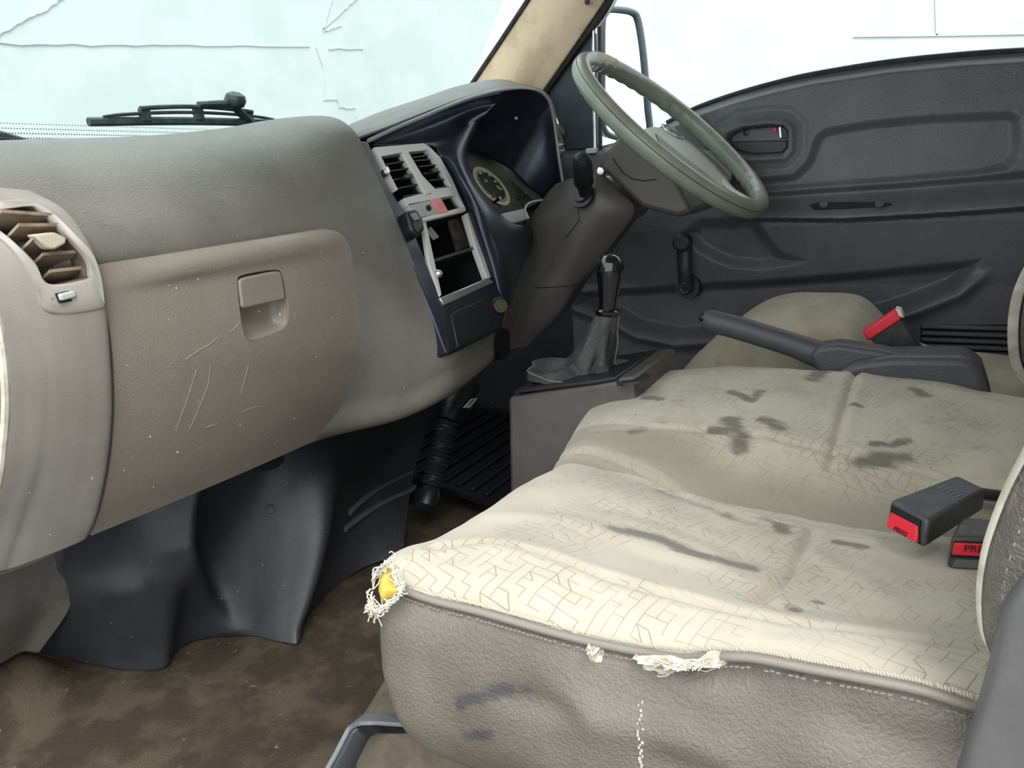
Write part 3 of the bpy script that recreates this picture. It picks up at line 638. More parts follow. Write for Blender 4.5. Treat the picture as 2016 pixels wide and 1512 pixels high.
# glovebox lid
glove = thing('glovebox_lid', 'scratched brown-grey glovebox lid with a square latch', 'glovebox', (.34, .72, .5))
Lp = [(0.157,0.7186,0.6484),(0.157,0.7196,0.6359),(0.157,0.7194,0.6268),(0.157,0.7195,0.6166),(0.157,0.7204,0.6018),(0.157,0.7225,0.5757),(0.157,0.729,0.5408),(0.157,0.7429,0.4958),(0.157,0.7649,0.4447),(0.157,0.7956,0.3907),(0.157,0.8372,0.3357)]
Rp = [(0.4881,0.722,0.6567),(0.5134,0.722,0.6497),(0.5267,0.72,0.6366),(0.5305,0.717,0.6177),(0.5305,0.715,0.5891),(0.5268,0.714,0.546),(0.5261,0.722,0.4902),(0.5273,0.74,0.4429),(0.5302,0.762,0.401),(0.5321,0.782,0.3687),(0.528,0.798,0.3436)]
rr = []
for k, (a, b) in enumerate(zip(Lp, Rp)):
    a, b = V3(a), V3(b)
    lip = (-.0055 if k in (1, 2) else (.003 if k == 0 else 0))
    rr.append([a + (b - a) * s + (0, -.006 * math.sin(math.pi * s) + lip * min(1, 6 * s, 6 * (1 - s)), 0) for s in (0, .03, .25, .5, .75, .97, 1)])
GG = loft(rr, 81, 81)
m = M(); m.shell(GG, (0, .013, 0)); gm = m
lid = build('lid_panel', m, GLOVE, glove, angle=50)
gb = M(); gb.grid(GG); gbv = bvh_of(gb)
lo = [(0.3183,0.712,0.6084),(0.3243,0.712,0.6153),(0.3513,0.712,0.6165),(0.3792,0.712,0.6153),(0.3893,0.712,0.6102),(0.3915,0.712,0.5907),(0.3917,0.712,0.5693),(0.3888,0.712,0.5502),(0.3799,0.712,0.5408),(0.3534,0.712,0.5372),(0.3287,0.712,0.5373),(0.3196,0.712,0.543),(0.3152,0.712,0.5599),(0.3155,0.712,0.5872)]
lo = closed_curve(lo, 40)
m = M(); m.prism(lo + (0, -.04, 0), (0, .1, 0)); cut(lid, m)
bv = lid.modifiers.new('bevel', 'BEVEL'); bv.width = .0022; bv.segments = 3; bv.limit_method = 'ANGLE'; bv.angle_limit = math.radians(50)
cen = lo.mean(0)
lo_s = np.array([drop(gbv, p + (cen - p) * -.02, (0, 1, 0)) for p in lo])
m = M(); ring = lambda s, dy: cen * 0 + np.array([cen + (p - cen) * s + (0, dy, 0) for p in lo])
base_y = float(np.mean([drop(gbv, cen + (p - cen) * 1.25, (0, 1, 0))[1] for p in lo])) - cen[1]
m.grid(np.array([ring(1.02, base_y + .002), ring(.97, base_y + .006), ring(.90, base_y + .016), ring(.70, base_y + .022), ring(.3, base_y + .023)]), cu=True)
m.add(ring(.3, base_y + .023), [tuple(range(40))])
rec = build('latch_recess', m, GLOVE, glove, angle=60)
lp = closed_curve([(0.3193,0.712,0.6022),(0.3236,0.712,0.6118),(0.3507,0.712,0.6135),(0.3813,0.712,0.6131),(0.3879,0.712,0.6072),(0.3884,0.712,0.5924),(0.3872,0.712,0.5778),(0.3698,0.712,0.5769),(0.3368,0.712,0.5769),(0.3196,0.712,0.5774),(0.3187,0.712,0.5879)], 40)
m = M(); m.prism(lp + (0, base_y - .0025, 0), (0, .007, 0)); build('latch', m, GLOVE, glove, bevel=.003, seg=3)
for pts, w in (([(0.2378,0.715,0.5335),(0.2469,0.715,0.5378),(0.2573,0.715,0.5413),(0.2677,0.715,0.5437),(0.2807,0.715,0.551)], .0011), ([(0.2957,0.715,0.5521),(0.3041,0.715,0.5559),(0.3138,0.715,0.5625)], .0008),
               ([(0.2694,0.74,0.521),(0.2685,0.74,0.4997),(0.2615,0.74,0.4768),(0.2493,0.74,0.4431)], .0004), ([(0.252,0.74,0.5192),(0.2433,0.74,0.4913),(0.2315,0.74,0.4489)], .0004),
               ([(0.3239,0.73,0.4436),(0.3367,0.73,0.4451),(0.3519,0.73,0.4439)], .0008), ([(0.3238,0.74,0.5059),(0.321,0.74,0.4923),(0.3166,0.74,0.4707)], .0003),
               ([(0.2725,0.755,0.4391),(0.2787,0.755,0.4397),(0.2868,0.755,0.4384)], .0014)):
    q = np.array([drop(gbv, p, (0, 1, 0)) for p in arc(pts, 14)])
    m = M(); strip(m, q, .65 * w * np.sin(np.linspace(.25, 2.9, 14)), (0, -1, 0), .0006); build('scratch', m, mat('scratch_pale', (158, 151, 137), 0.7), glove)
m = M()
rs = random.Random(5)
for k in range(22):
    p = drop(gbv, (rs.uniform(.17, .50), .72, rs.uniform(.36, .63)), (0, 1, 0)); r = rs.uniform(.0003, .0008)
    m.box(p, (r, .0006, r * rs.uniform(.5, 2)))
build('paint_flecks', m, mat('fleck', (190, 186, 174), 0.8), glove, kind='stuff')

# ------------------------------------------------------------------ footwell panel and kick panel
fp = thing('footwell_panel', 'charcoal moulded plastic footwell panel with wheel-arch bulges', 'footwell panel', (.45, .95, 0))
top = V3([(0.2204,1.02,0.2687),(0.2627,1.0,0.2759),(0.3063,0.99,0.282),(0.3517,0.97,0.2942),(0.3988,0.96,0.2974),(0.4499,0.95,0.303),(0.5158,0.94,0.3083),(0.5757,0.93,0.3115),(0.6511,0.93,0.3104),(0.7331,0.93,0.3025),(0.8474,0.95,0.2789),(0.9673,0.97,0.2533),(1.1124,1.0,0.2213)])
bot = V3([(0.2325,1.1972,0.03),(0.2607,1.1524,0.012),(0.2903,1.0895,0.0),(0.3202,1.0364,0.0),(0.3626,1.0396,0.0),(0.4113,1.027,0.0),(0.4368,0.97,0.0),(0.4446,0.8959,0.0),(0.4575,0.8655,0.0),(0.5175,0.9023,0.0),(0.5982,0.9237,0.0),(0.6923,0.9239,0.0),(0.7641,0.8859,0.0)])
mids = [.0, -.02, -.035, -.03, -.005, .015, .012, -.005, -.035, -.005, .01, .02, .02]
cols = []
for a, b, q in zip(top, bot, mids):
    cols.append([a + (b - a) * s + np.array((0, q * math.sin(math.pi * min(1, s * 1.05)) , 0)) for s in (0, .15, .32, .5, .68, .85, .95, 1.0)])
rr = [[cols[j][i] for j in range(13)] for i in range(8)]
G = loft(rr, 121, 81)
# moulded creases
cr1 = V3([(0.3785,1.0,0.2915),(0.3611,1.0,0.2483),(0.3516,1.0,0.2085),(0.3651,1.0,0.1646),(0.3875,1.0,0.1126),(0.4102,1.0,0.0535),(0.419,1.0,0.01)])[:, [0, 2]]
cr2 = V3([(0.2719,1.05,0.1513),(0.2892,1.05,0.0982),(0.2979,1.05,0.051),(0.3021,1.05,0.0136)])[:, [0, 2]]
X2, Z2 = G[..., 0], G[..., 2]
def near(poly):
    d = np.full(X2.shape, 1e9); q = np.asarray(poly)
    for a, b in zip(q[:-1], q[1:]):
        e = b - a; t = np.clip(((X2 - a[0]) * e[0] + (Z2 - a[1]) * e[1]) / (e @ e), 0, 1)
        d = np.minimum(d, np.hypot(X2 - a[0] - e[0] * t, Z2 - a[1] - e[1] * t))
    return d
G[..., 1] -= .030 * np.exp(-(near(cr1) / .022) ** 2) + .032 * np.exp(-(near(cr2) / .036) ** 2)
m = M(); m.shell(G, (0, .012, 0)); build('moulded_panel', m, FOOT, fp, angle=60)
fg = M(); fg.grid(G); fbv = bvh_of(fg)
for pts in ([(0.692,0.95,0.1135),(0.7607,0.95,0.1143),(0.8345,0.95,0.112),(0.9201,0.95,0.1074)], [(0.6701,0.95,0.0896),(0.7396,0.95,0.0851),(0.8209,0.95,0.0835),(0.9095,0.95,0.0785)]):
    q = np.array([drop(fbv, p, (0, 1, 0)) for p in arc(pts, 12)])
    m = M(); m.tube(q, .0075, 8, flat=.8); build('rib', m, mat('rib_grey', (84, 86, 88), .45), fp)
p = drop(fbv, (0.507,0.95,0.2009), (0, 1, 0))
m = M(); m.lathe([(.0085, -.002), (.0085, .003), (.006, .005), (.003, .0045)], p, (-.5, -.9, .1), 6); build('screw', m, STEEL, fp)
m = M(); m.prism([drop(fbv, q, (0, 1, 0)) + (0, -.0012, 0) for q in [(0.4747,0.93,0.285),(0.5466,0.93,0.2842),(0.5435,0.93,0.2744),(0.5315,0.93,0.2662),(0.5143,0.93,0.2655),(0.4887,0.93,0.2753)]], (0, .004, 0)); build('vent_hole', m, VOID, fp)

kick = thing('kick_panel', 'grey-brown scuffed kick panel below the end of the dash', 'kick panel', (.2, 1.15, .08))
ka = V3([(0.0962,1.06,0.2493),(0.15,1.06,0.2427),(0.1961,1.06,0.2389),(0.2405,1.06,0.2407)])
kb = V3([(0.0885,1.1,0.1622),(0.1532,1.1,0.1659),(0.2021,1.1,0.1662),(0.2411,1.1,0.146)])
kc = V3([(0.0834,1.15,0.0681),(0.1579,1.15,0.073),(0.1903,1.15,0.0727),(0.2124,1.15,0.0568)])
m = M(); m.shell(loft([ka, kb + (0, -.02, 0), kc], 33, 25), (0.0, .03, 0)); build('panel', m, mat('kick_plastic', (94, 91, 88), .45, (112, 108, 102), 9, bump=.2, bscale=400, btype='leather', speck=(70, .72, (150, 146, 138))), kick, bevel=.003)

# ------------------------------------------------------------------ centre stack
SNv = V3((-0.0,-0.9216,0.3881))
stack = thing('centre_stack_bezel', 'blue-black centre console surround with a storage flap', 'bezel', (0.66,0.6553,0.4474))
def pr(name, pts, dep, material, parent, bevel=0.0, **k):
    m = M(); m.prism(pts, -SNv * dep); return build(name, m, material, parent, bevel=bevel, **k)
pr('side_strip', [(0.6411,0.7796,0.777),(0.6729,0.7798,0.7774),(0.6714,0.7663,0.7453),(0.6712,0.7527,0.7131),(0.6876,0.7297,0.6584),(0.6859,0.7112,0.6145),(0.6815,0.6905,0.5653),(0.6848,0.6723,0.5221),(0.67,0.6446,0.4563),(0.6347,0.6429,0.4523),(0.6411,0.6671,0.5098),(0.6434,0.6907,0.5659),(0.6445,0.7231,0.6429),(0.6475,0.758,0.7255)], .022, BLACKSAT, stack, .003)
pr('lower_panel', [(0.6766,0.6708,0.5211),(0.8418,0.6763,0.5341),(0.8617,0.6728,0.5258),(0.8534,0.6619,0.4999),(0.8258,0.648,0.4671),(0.8057,0.6437,0.4568),(0.7612,0.6424,0.4537),(0.6532,0.6411,0.4505),(0.6357,0.6417,0.4521)], .03, STACKBLK, stack, .004)
pr('storage_flap', [(0.6837,0.6612,0.5021),(0.6916,0.6629,0.5063),(0.7044,0.6634,0.5073),(0.7839,0.6647,0.5105),(0.7967,0.6635,0.5076),(0.7959,0.6606,0.5007),(0.7768,0.6431,0.4591),(0.6653,0.6417,0.4559)], .006, STACKBLK, stack, .0015)
pr('chrome_lip', [(0.6725,0.6725,0.533),(0.8313,0.6766,0.5427),(0.843,0.6737,0.5358),(0.8411,0.6719,0.5316),(0.6768,0.6672,0.5203)], .008, CHROME, stack, .002)
pr('right_trim', [(0.8558,0.7272,0.6526),(0.8725,0.7279,0.6542),(0.8586,0.7045,0.5985),(0.8475,0.68,0.5405),(0.8336,0.6794,0.5389),(0.8404,0.7015,0.5915)], .012, SILVER, stack, .0015)
pr('outer_trim', [(0.879,0.7307,0.6556),(0.8853,0.7286,0.6507),(0.8783,0.7058,0.5965),(0.8688,0.6802,0.5357),(0.8571,0.679,0.5328),(0.8524,0.6819,0.5398),(0.8635,0.7064,0.598)], .012, BLACKSAT, stack, .0015)
pr('left_trim', [(0.72,0.7241,0.6502),(0.728,0.7245,0.6513),(0.7141,0.7092,0.6148),(0.6839,0.676,0.536),(0.6765,0.6751,0.5339),(0.6859,0.6962,0.584)], .008, SILVER, stack, .001)
m = M(); m.lathe([(.0065, -.004), (.007, .006), (.004, .010)], (0.6948,0.6907,0.5659), SNv, 16); build('push_knob', m, CHROME, stack)
# empty radio bay
bay = thing('radio_bay', 'empty dark radio bay with torn lining in the centre console', 'radio bay', (0.8943,0.7891,0.5779))
op = V3([(0.735,0.7339,0.6478),(0.8722,0.7364,0.6536),(0.8514,0.6877,0.5382),(0.6922,0.6841,0.5296)]); bk = op - SNv * .13 + (op.mean(0) - op) * .04
m = M(); m.grid(np.stack([np.vstack([op, op[:1]]), np.vstack([bk, bk[:1]])], 0)); m.prism(bk, -SNv * .003); build('bay_liner', m, VOID, bay)
pr('divider_bar', [(0.7033,0.7067,0.5884),(0.8552,0.71,0.5963),(0.8526,0.7079,0.5912),(0.7005,0.7045,0.583)], .05, DOORDARK, bay, .001)
pr('torn_lining', [(0.8404,0.7515,0.6432),(0.8691,0.7525,0.6456),(0.8661,0.7422,0.6212),(0.8668,0.7303,0.5928),(0.8266,0.7298,0.5917),(0.8344,0.7415,0.6195)], .008, WOOLPAD, bay, .001)
pr('torn_lining', [(0.8717,0.7451,0.6487),(0.8831,0.7448,0.6479),(0.8712,0.7221,0.594),(0.8562,0.7216,0.5928)], .006, WOOLPAD, bay, .001)
for a in ([(0.7737,0.7577,0.6322),(0.7803,0.7538,0.623),(0.7846,0.7504,0.6147)], [(0.7848,0.7588,0.6347),(0.79,0.7549,0.6256),(0.7952,0.751,0.6163)]):
    m = M(); m.tube(arc(a, 8), .0035, 8); build('cable', m, PALEGREY, bay)
# heater lever knob at the left edge of the bay
hk = thing('heater_knob', 'black heater control knob at the edge of the console', 'knob', (0.7057,0.7313,0.6468))
m = M(); m.prism([(0.6706,0.7168,0.6691),(0.6987,0.7174,0.6705),(0.7017,0.7099,0.6527),(0.6965,0.704,0.6387),(0.6719,0.6996,0.6282),(0.6621,0.7046,0.64)], -SNv * .03); build('knob_body', m, BLACKPL, hk, bevel=.006, seg=4)
m = M(); m.prism([(0.6702,0.7132,0.6644),(0.6898,0.7137,0.6654),(0.6916,0.7086,0.6534),(0.6739,0.7078,0.6515)], -SNv * .004); build('knob_cap', m, GLOSSBLK, hk, bevel=.001)

# centre vents and switches
cv = thing('centre_air_vent', 'twin air vent in a silver-grey surround on the centre console', 'air vent', (0.7644,0.7648,0.7264))
out = [(0.6779,0.7733,0.7671),(0.8172,0.7765,0.7748),(0.8309,0.774,0.7688),(0.8494,0.7663,0.7504),(0.8568,0.7505,0.7131),(0.8566,0.7393,0.6864),(0.8587,0.7283,0.6603),(0.7232,0.725,0.6525),(0.7012,0.7315,0.6678),(0.6939,0.7411,0.6907),(0.6851,0.752,0.7165),(0.6834,0.7653,0.7482)]
oL = [(0.6843,0.7673,0.7529),(0.7433,0.77,0.7592),(0.7604,0.7422,0.6933),(0.6923,0.7395,0.6868),(0.6882,0.7523,0.7172)]; oR = [(0.7621,0.7703,0.7601),(0.8222,0.7718,0.7636),(0.8372,0.7589,0.733),(0.8448,0.7451,0.7002),(0.7924,0.7442,0.6979),(0.7726,0.7537,0.7206)]
oS = [(0.699,0.7356,0.6776),(0.8456,0.7388,0.6851),(0.8551,0.7299,0.6641),(0.7236,0.726,0.6549)]
m = M(); m.prism(out, -SNv * .014); vfr = build('vent_frame', m, SILVER, cv)
for q in (oL, oR, oS):
    m = M(); m.prism(V3(q) + SNv * .02, -SNv * .06); cut(vfr, m)
bv = vfr.modifiers.new('bevel', 'BEVEL'); bv.width = .0018; bv.segments = 2; bv.limit_method = 'ANGLE'
for q in (oL, oR, oS):
    q = V3(q) - SNv * .010; e = q - SNv * .05
    m = M(); m.grid(np.stack([np.vstack([q, q[:1]]), np.vstack([e, e[:1]])], 0)); m.prism(e, -SNv * .002); build('duct', m, VOID, cv)
for a, b in [[(0.6892,0.7716,0.7501),(0.7417,0.7735,0.7547)],[(0.6856,0.7673,0.7399),(0.7516,0.7697,0.7456)],[(0.6968,0.7631,0.7301),(0.7618,0.765,0.7346)],[(0.6961,0.7574,0.7165),(0.7667,0.7597,0.7219)],[(0.6968,0.7517,0.7029),(0.7694,0.754,0.7084)],[(0.7032,0.7461,0.6897),(0.7681,0.7476,0.6933)],[(0.7758,0.7721,0.7512),(0.8236,0.7738,0.7553)],[(0.7778,0.7699,0.7462),(0.8253,0.7705,0.7475)],[(0.7817,0.7656,0.736),(0.8371,0.7667,0.7386)],[(0.7859,0.7606,0.724),(0.847,0.7618,0.727)],[(0.7936,0.7558,0.7127),(0.8524,0.7562,0.7135)],[(0.7987,0.7503,0.6996),(0.8531,0.7505,0.7002)]]:
    a, b = V3(a), V3(b); w = np.cross((1, 0, 0), SNv)
    m = M(); m.hexa([a - w * .0008, b - w * .0008, b + w * .0008, a + w * .0008], [a - w * .0008 - SNv * .02 + (0, 0, -.006), b - w * .0008 - SNv * .02 + (0, 0, -.006), b + w * .0008 - SNv * .02 + (0, 0, -.006), a + w * .0008 - SNv * .02 + (0, 0, -.006)])
    build('slat', m, BLACKPL, cv)
pr('divider', [(0.7395,0.7663,0.7582),(0.7554,0.7666,0.759),(0.7653,0.7522,0.7247),(0.7737,0.7383,0.6917),(0.7547,0.7376,0.6901),(0.7487,0.751,0.7218)], .006, SILVER, cv, .001)
pr('vent_tab', [(0.7208,0.7538,0.7235),(0.7459,0.7546,0.7253),(0.7437,0.7519,0.7188),(0.7215,0.7511,0.717)], .008, BLACKPL, cv, .001)
pr('vent_tab', [(0.8051,0.7573,0.7317),(0.8247,0.7579,0.7331),(0.8261,0.7553,0.727),(0.8088,0.7544,0.7247)], .008, BLACKPL, cv, .001)
pr('vent_wheel', [(0.6758,0.7571,0.7362),(0.6882,0.7583,0.7392),(0.6891,0.7543,0.7297),(0.6795,0.7517,0.7236),(0.6747,0.7534,0.7276)], .012, CHROME, cv, .002)
sw = thing('switch_panel', 'row of console switches with one faded red switch', 'switch panel', (0.7776,0.7397,0.6667))
pr('blank_switch', [(0.6977,0.7339,0.676),(0.7286,0.7348,0.6783),(0.7334,0.7257,0.6566),(0.7167,0.7252,0.6553)], .012, PALEGREY, sw, .001)
s2 = pr('key_switch', [(0.7303,0.735,0.6786),(0.7605,0.7357,0.6803),(0.7656,0.7263,0.6581),(0.7355,0.7256,0.6565)], .012, PALEGREY, sw, .001)
m = M(); m.prism(closed_curve([(0.7427,0.7304,0.6716),(0.7515,0.7312,0.6736),(0.7541,0.7294,0.6693),(0.751,0.7277,0.6653),(0.7441,0.7272,0.6641),(0.741,0.7287,0.6676)], 20), -SNv * .003); build('switch_mark', m, VOID, s2)
pr('red_switch', [(0.7631,0.7352,0.6818),(0.7948,0.7359,0.6835),(0.7991,0.7259,0.6597),(0.7672,0.7254,0.6584)], .012, PINK, sw, .001, label='faded red switch')
pr('switch_rail', [(0.7166,0.7223,0.6536),(0.8537,0.7252,0.6605),(0.8541,0.7237,0.6569),(0.7171,0.7202,0.6487)], .010, SILVER, sw, .0015)
# lighter socket
lt = thing('lighter_socket', 'round metal-rimmed cigarette lighter socket beside the storage flap', 'socket', (0.8438,0.6655,0.4906))
lc = V3((0.8241,0.654,0.4942)); la = V3((-.55, -.80, .12)); 
m = M(); m.lathe([(.0145, -.01), (.0155, .001), (.0135, .004), (.012, .003)], lc, la, 28); build('socket_ring', m, BLACKPL, lt)
m = M(); m.lathe([(.0118, .0), (.0118, .0055), (.0098, .0055), (.0095, -.002)], lc, la, 28); build('metal_rim', m, BRASS, lt)
m = M(); m.lathe([(.0094, .003), (.004, .0035)], lc, la, 20); build('socket_face', m, mat('socket_face', (84, 78, 66), .5), lt)

# ------------------------------------------------------------------ instrument hood
hood = thing('instrument_hood', 'blue-black satin instrument hood sweeping round the gauges', 'instrument hood', (0.9924,0.78,0.5867))
rimy = [.785,.78,.775,.77,.768,.765,.765,.763,.76,.757,.755,.75,.745]
rim = V3([(0.6793,0.785,0.7779),(0.7484,0.78,0.7982),(0.8286,0.775,0.8196),(0.8988,0.77,0.839),(0.9726,0.768,0.8566),(1.0838,0.765,0.8769),(1.1823,0.765,0.8873),(1.2488,0.763,0.8844),(1.2855,0.76,0.8675),(1.2964,0.757,0.8392),(1.3031,0.755,0.7994),(1.3023,0.75,0.7489),(1.3083,0.745,0.6842)])
r0 = [(0.6803,0.785,0.7764),(0.773,0.777,0.8033),(0.876,0.772,0.8305),(0.9792,0.77,0.8546),(1.0806,0.767,0.8722)]
r1 = [(0.7036,0.795,0.7736),(0.8135,0.808,0.7941),(0.9314,0.81,0.8217),(1.0266,0.8,0.8447),(1.1022,0.79,0.8559)]
r2 = [(0.7098,0.79,0.7709),(0.823,0.8,0.7835),(0.9299,0.8,0.8011),(0.9957,0.788,0.82),(1.0541,0.785,0.835)]
r3 = [(0.8439,0.7838,0.7714),(0.8822,0.7798,0.7774),(0.9306,0.7791,0.7913),(0.9845,0.7825,0.8045),(1.036,0.7998,0.8093)]
r4 = [(0.863,0.7745,0.7492),(0.8673,0.7588,0.7506),(0.8836,0.7528,0.7544),(0.918,0.7614,0.7568),(0.9773,0.7916,0.759)]
r5 = [(0.8703,0.7593,0.7132),(0.8571,0.7368,0.7139),(0.8659,0.7285,0.7149),(0.8971,0.7375,0.7129),(0.9631,0.7715,0.7113)]
r6 = [(0.8695,0.738,0.6628),(0.8602,0.7151,0.6649),(0.8707,0.7056,0.6656),(0.9131,0.7149,0.6645),(0.9893,0.7485,0.6618)]
r7 = [(0.8595,0.7148,0.6076),(0.8557,0.6931,0.6127),(0.8822,0.6882,0.6191),(0.9458,0.7015,0.6224),(1.0094,0.7198,0.6246)]
r8 = [(0.8527,0.6923,0.5542),(0.8554,0.6745,0.5609),(0.895,0.6721,0.5705),(0.9759,0.6852,0.5786),(1.0844,0.7109,0.5983)]
r9 = [(0.8526,0.6741,0.5108),(0.8543,0.6664,0.5134),(0.8729,0.6651,0.5178),(0.8998,0.6679,0.5221),(0.9486,0.681,0.5273)]
r10 = [(0.8522,0.6634,0.4855),(0.8563,0.6616,0.4839),(0.8618,0.6605,0.4839),(0.8698,0.6618,0.4843),(0.8786,0.6634,0.4855)]
G = loft([r0, r1, r2, r3, r4, r5, r6, r7, r8, r9, r10], 49, 121)
m = M(); m.grid(G); build('hood_sweep', m, BLACKSAT, hood, solid=.003, angle=70)
Oe = G[:, -1]
m = M(); m.grid(np.stack([Oe[:85], Oe[:85] + (-.012, .05, 0), Oe[:85] + (-.02, .12, 0)], 1)); build('recess_wall', m, BLACKSAT, hood, solid=.002)
m = M(); m.tube(arc(rim, 80), .0034, 8); build('rim_bead', m, mat('rim_bead', (150, 154, 166), .22), hood)
rc = [V3((0.9949,0.768,0.8588)), V3((1.0438,0.768,0.8681))] + [rim[i] for i in (5, 6, 7, 8, 9, 10, 11, 12)]
ac = V3([(1.095,0.9038,0.789),(1.1264,0.899,0.7827),(1.1504,0.8941,0.7762),(1.18,0.8883,0.7683),(1.2065,0.8814,0.7591),(1.2379,0.8717,0.7462),(1.2667,0.8599,0.7305),(1.2827,0.8437,0.7089),(1.2978,0.8255,0.6846),(1.3236,0.8058,0.6583)])
rows = [rc, [a * .7 + b * .3 + (0.006, 0, .012) for a, b in zip(rc, ac)], [a * .35 + b * .65 + (.004, 0, .014) for a, b in zip(rc, ac)], list(ac)]
m = M(); m.grid(loft(rows, 61, 31)); build('hood_lining', m, BLACKSAT, hood, solid=.003, angle=70)
sh0 = V3([(1.0422,0.7978,0.6511),(1.1068,0.7988,0.6523),(1.2121,0.7999,0.6538),(1.3475,0.8004,0.6545)]); sh1 = V3([(0.9962,0.7216,0.6238),(1.0384,0.7235,0.6334),(1.0793,0.7269,0.6467),(1.1855,0.7301,0.6594)])
m = M(); m.grid(loft([sh0, sh0 * .5 + sh1 * .5 + (0, 0, .0), sh1], 25, 13)); build('shelf', m, mat('shelf_dark', (50, 53, 60), .4), hood, solid=.002)
pr('lip', [(0.9788,0.7237,0.6442),(1.0741,0.7253,0.648),(1.0752,0.7218,0.6397),(1.076,0.7162,0.6264),(1.0261,0.7153,0.6242),(0.9906,0.7152,0.624)], .008, LIPGREY, hood, .002)
m = M(); m.tube(arc(V3([(1.0708,0.7146,0.6278),(1.0707,0.7215,0.644),(1.083,0.725,0.6524),(1.1056,0.7271,0.6573),(1.1397,0.7278,0.6591),(1.1972,0.7274,0.6581)]), 24), .0022, 8); build('arch_edge', m, LIPGREY, hood)
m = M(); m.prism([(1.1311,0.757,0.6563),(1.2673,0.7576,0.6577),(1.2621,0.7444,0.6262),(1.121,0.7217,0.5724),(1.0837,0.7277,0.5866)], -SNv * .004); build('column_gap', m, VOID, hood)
fl = drop(bvh_of(M().grid(loft(rows, 61, 31))), (1.237,0.82,0.8367), V3((1.312,0.86,0.8433)) - V3((-.3, 0, .7)))
m = M(); m.prism(ell(fl + (-.002, -.004, -.002), (.007, 0, .002), (0, .002, .0035), 12), (.001, .001, .001)); build('paint_chip', m, LIPGREY, hood)
# taupe cowl above the hood belongs to the dashboard moulding
cow0 = V3([(0.9709,1.06,0.8353),(1.0759,1.06,0.8633),(1.2358,1.05,0.9013),(1.3552,1.04,0.9291),(1.4878,1.03,0.9503),(1.5845,1.02,0.96),(1.6621,1.0,0.9478)])
cow1 = V3([(0.7519,0.88,0.809),(0.8405,0.88,0.8338),(0.9869,0.88,0.8678),(1.1007,0.88,0.8949),(1.2192,0.875,0.9158),(1.2931,0.87,0.9218),(1.3518,0.86,0.9151)])
cow2 = V3([(0.6738,0.81,0.7914),(0.7544,0.808,0.8104),(0.8915,0.805,0.844),(0.9893,0.8,0.8656),(1.1018,0.8,0.8887),(1.1724,0.795,0.897),(1.2359,0.79,0.8968)])
cow3 = V3([(0.6539,0.789,0.7794),(0.7378,0.782,0.8004),(0.8679,0.777,0.8331),(0.9648,0.772,0.8566),(1.062,0.77,0.8741),(1.1281,0.767,0.8829),(1.1956,0.767,0.8894)])
m = M(); m.grid(loft([cow0, cow1, cow2, cow3], 61, 31)); build('hood_cowl', m, DASH, dash, solid=.004, angle=60)
cw = V3([(1.1957,0.767,0.8904),(1.2582,0.765,0.8883),(1.298,0.762,0.8726),(1.3094,0.758,0.843),(1.3228,0.755,0.7856)])
m = M(); m.grid(np.stack([arc(cw, 20), arc(cw + (.012, .06, 0), 20), arc(cw + (.02, .2, -.01), 20)], 1)); build('cowl_side', m, DASH, dash, solid=.004)
m = M(); m.shell(np.array([[(1.33, .80, .74), (1.45, .82, .745)], [(1.33, 1.05, .765), (1.43, 1.05, .77)]]), (0, 0, -.03)); build('dash_corner', m, DASH, dash, bevel=.005)

m = M(); m.prism([(0.6942,0.8311,0.7937),(0.8089,0.8358,0.8048),(0.7531,0.8076,0.7376),(0.7175,0.8026,0.7259),(0.7045,0.8182,0.7629)], -SNv * .004); build('dash_filler', m, BLACKSAT, dash)
# gauges
ic = thing('instrument_cluster', 'speedometer with a cream ring behind a clear lens inside the hood', 'instrument cluster', (1.2054,0.8458,0.6784))
GNv = V3((0.0,-0.8,0.6))
m = M(); m.prism([(1.0823,0.9378,0.811),(1.256,0.9068,0.7698),(1.4236,0.8257,0.6616),(1.3566,0.796,0.622),(0.9416,0.8027,0.6308),(0.9308,0.8474,0.6906)], -GNv * .006); build('cluster_face', m, CLUSTER, ic)
gc, gr = ((1.1584,0.838,0.7013),0.0529)
gc = V3(gc); gu = np.array((1., 0, 0)); gv = np.cross(GNv, gu)
m = M(); m.prism(ell(gc - GNv * .010, gu * gr * .98, gv * gr * .98, 48), -GNv * .003); build('dial', m, GAUGE, ic)
ringm = M(); a_ = np.array(ell(gc - GNv * .0095, gu * gr, gv * gr, 64)); b_ = np.array(ell(gc - GNv * .0095, gu * gr * .82, gv * gr * .82, 64))
ringm.shell(np.stack([np.vstack([a_, a_[:1]]), np.vstack([b_, b_[:1]])], 0), -GNv * .002); build('dial_ring', ringm, GAUGERING, ic)
tick = M()
for k in range(40):
    t = 2 * math.pi * k / 40; d = gu * math.cos(t) + gv * math.sin(t); s = np.cross(GNv, d)
    tick.box(gc + d * gr * .76 - GNv * .009, (gr * .035, gr * (.018 if k % 2 else .03), .0006), [d, s, GNv])
build('dial_ticks', tick, GAUGEWHITE, ic, kind='stuff')
for p in [(1.1477,0.8653,0.7235),(1.1669,0.8674,0.7264),(1.1794,0.8613,0.7182),(1.1478,0.8528,0.7068),(1.1842,0.851,0.7045),(1.1777,0.8419,0.6923),(1.1821,0.8384,0.6876)]:
    m = M(); m.box(p, (.0042, .0032, .0006), [gu, gv, GNv]); build('numeral', m, GAUGEWHITE, ic)
nd = V3((1.1241,0.8256,0.6714)); m = M(); m.tube([nd, V3((1.1547,0.8369,0.6865))], [.0016, .0005], 6); build('needle', m, ORANGE, ic)
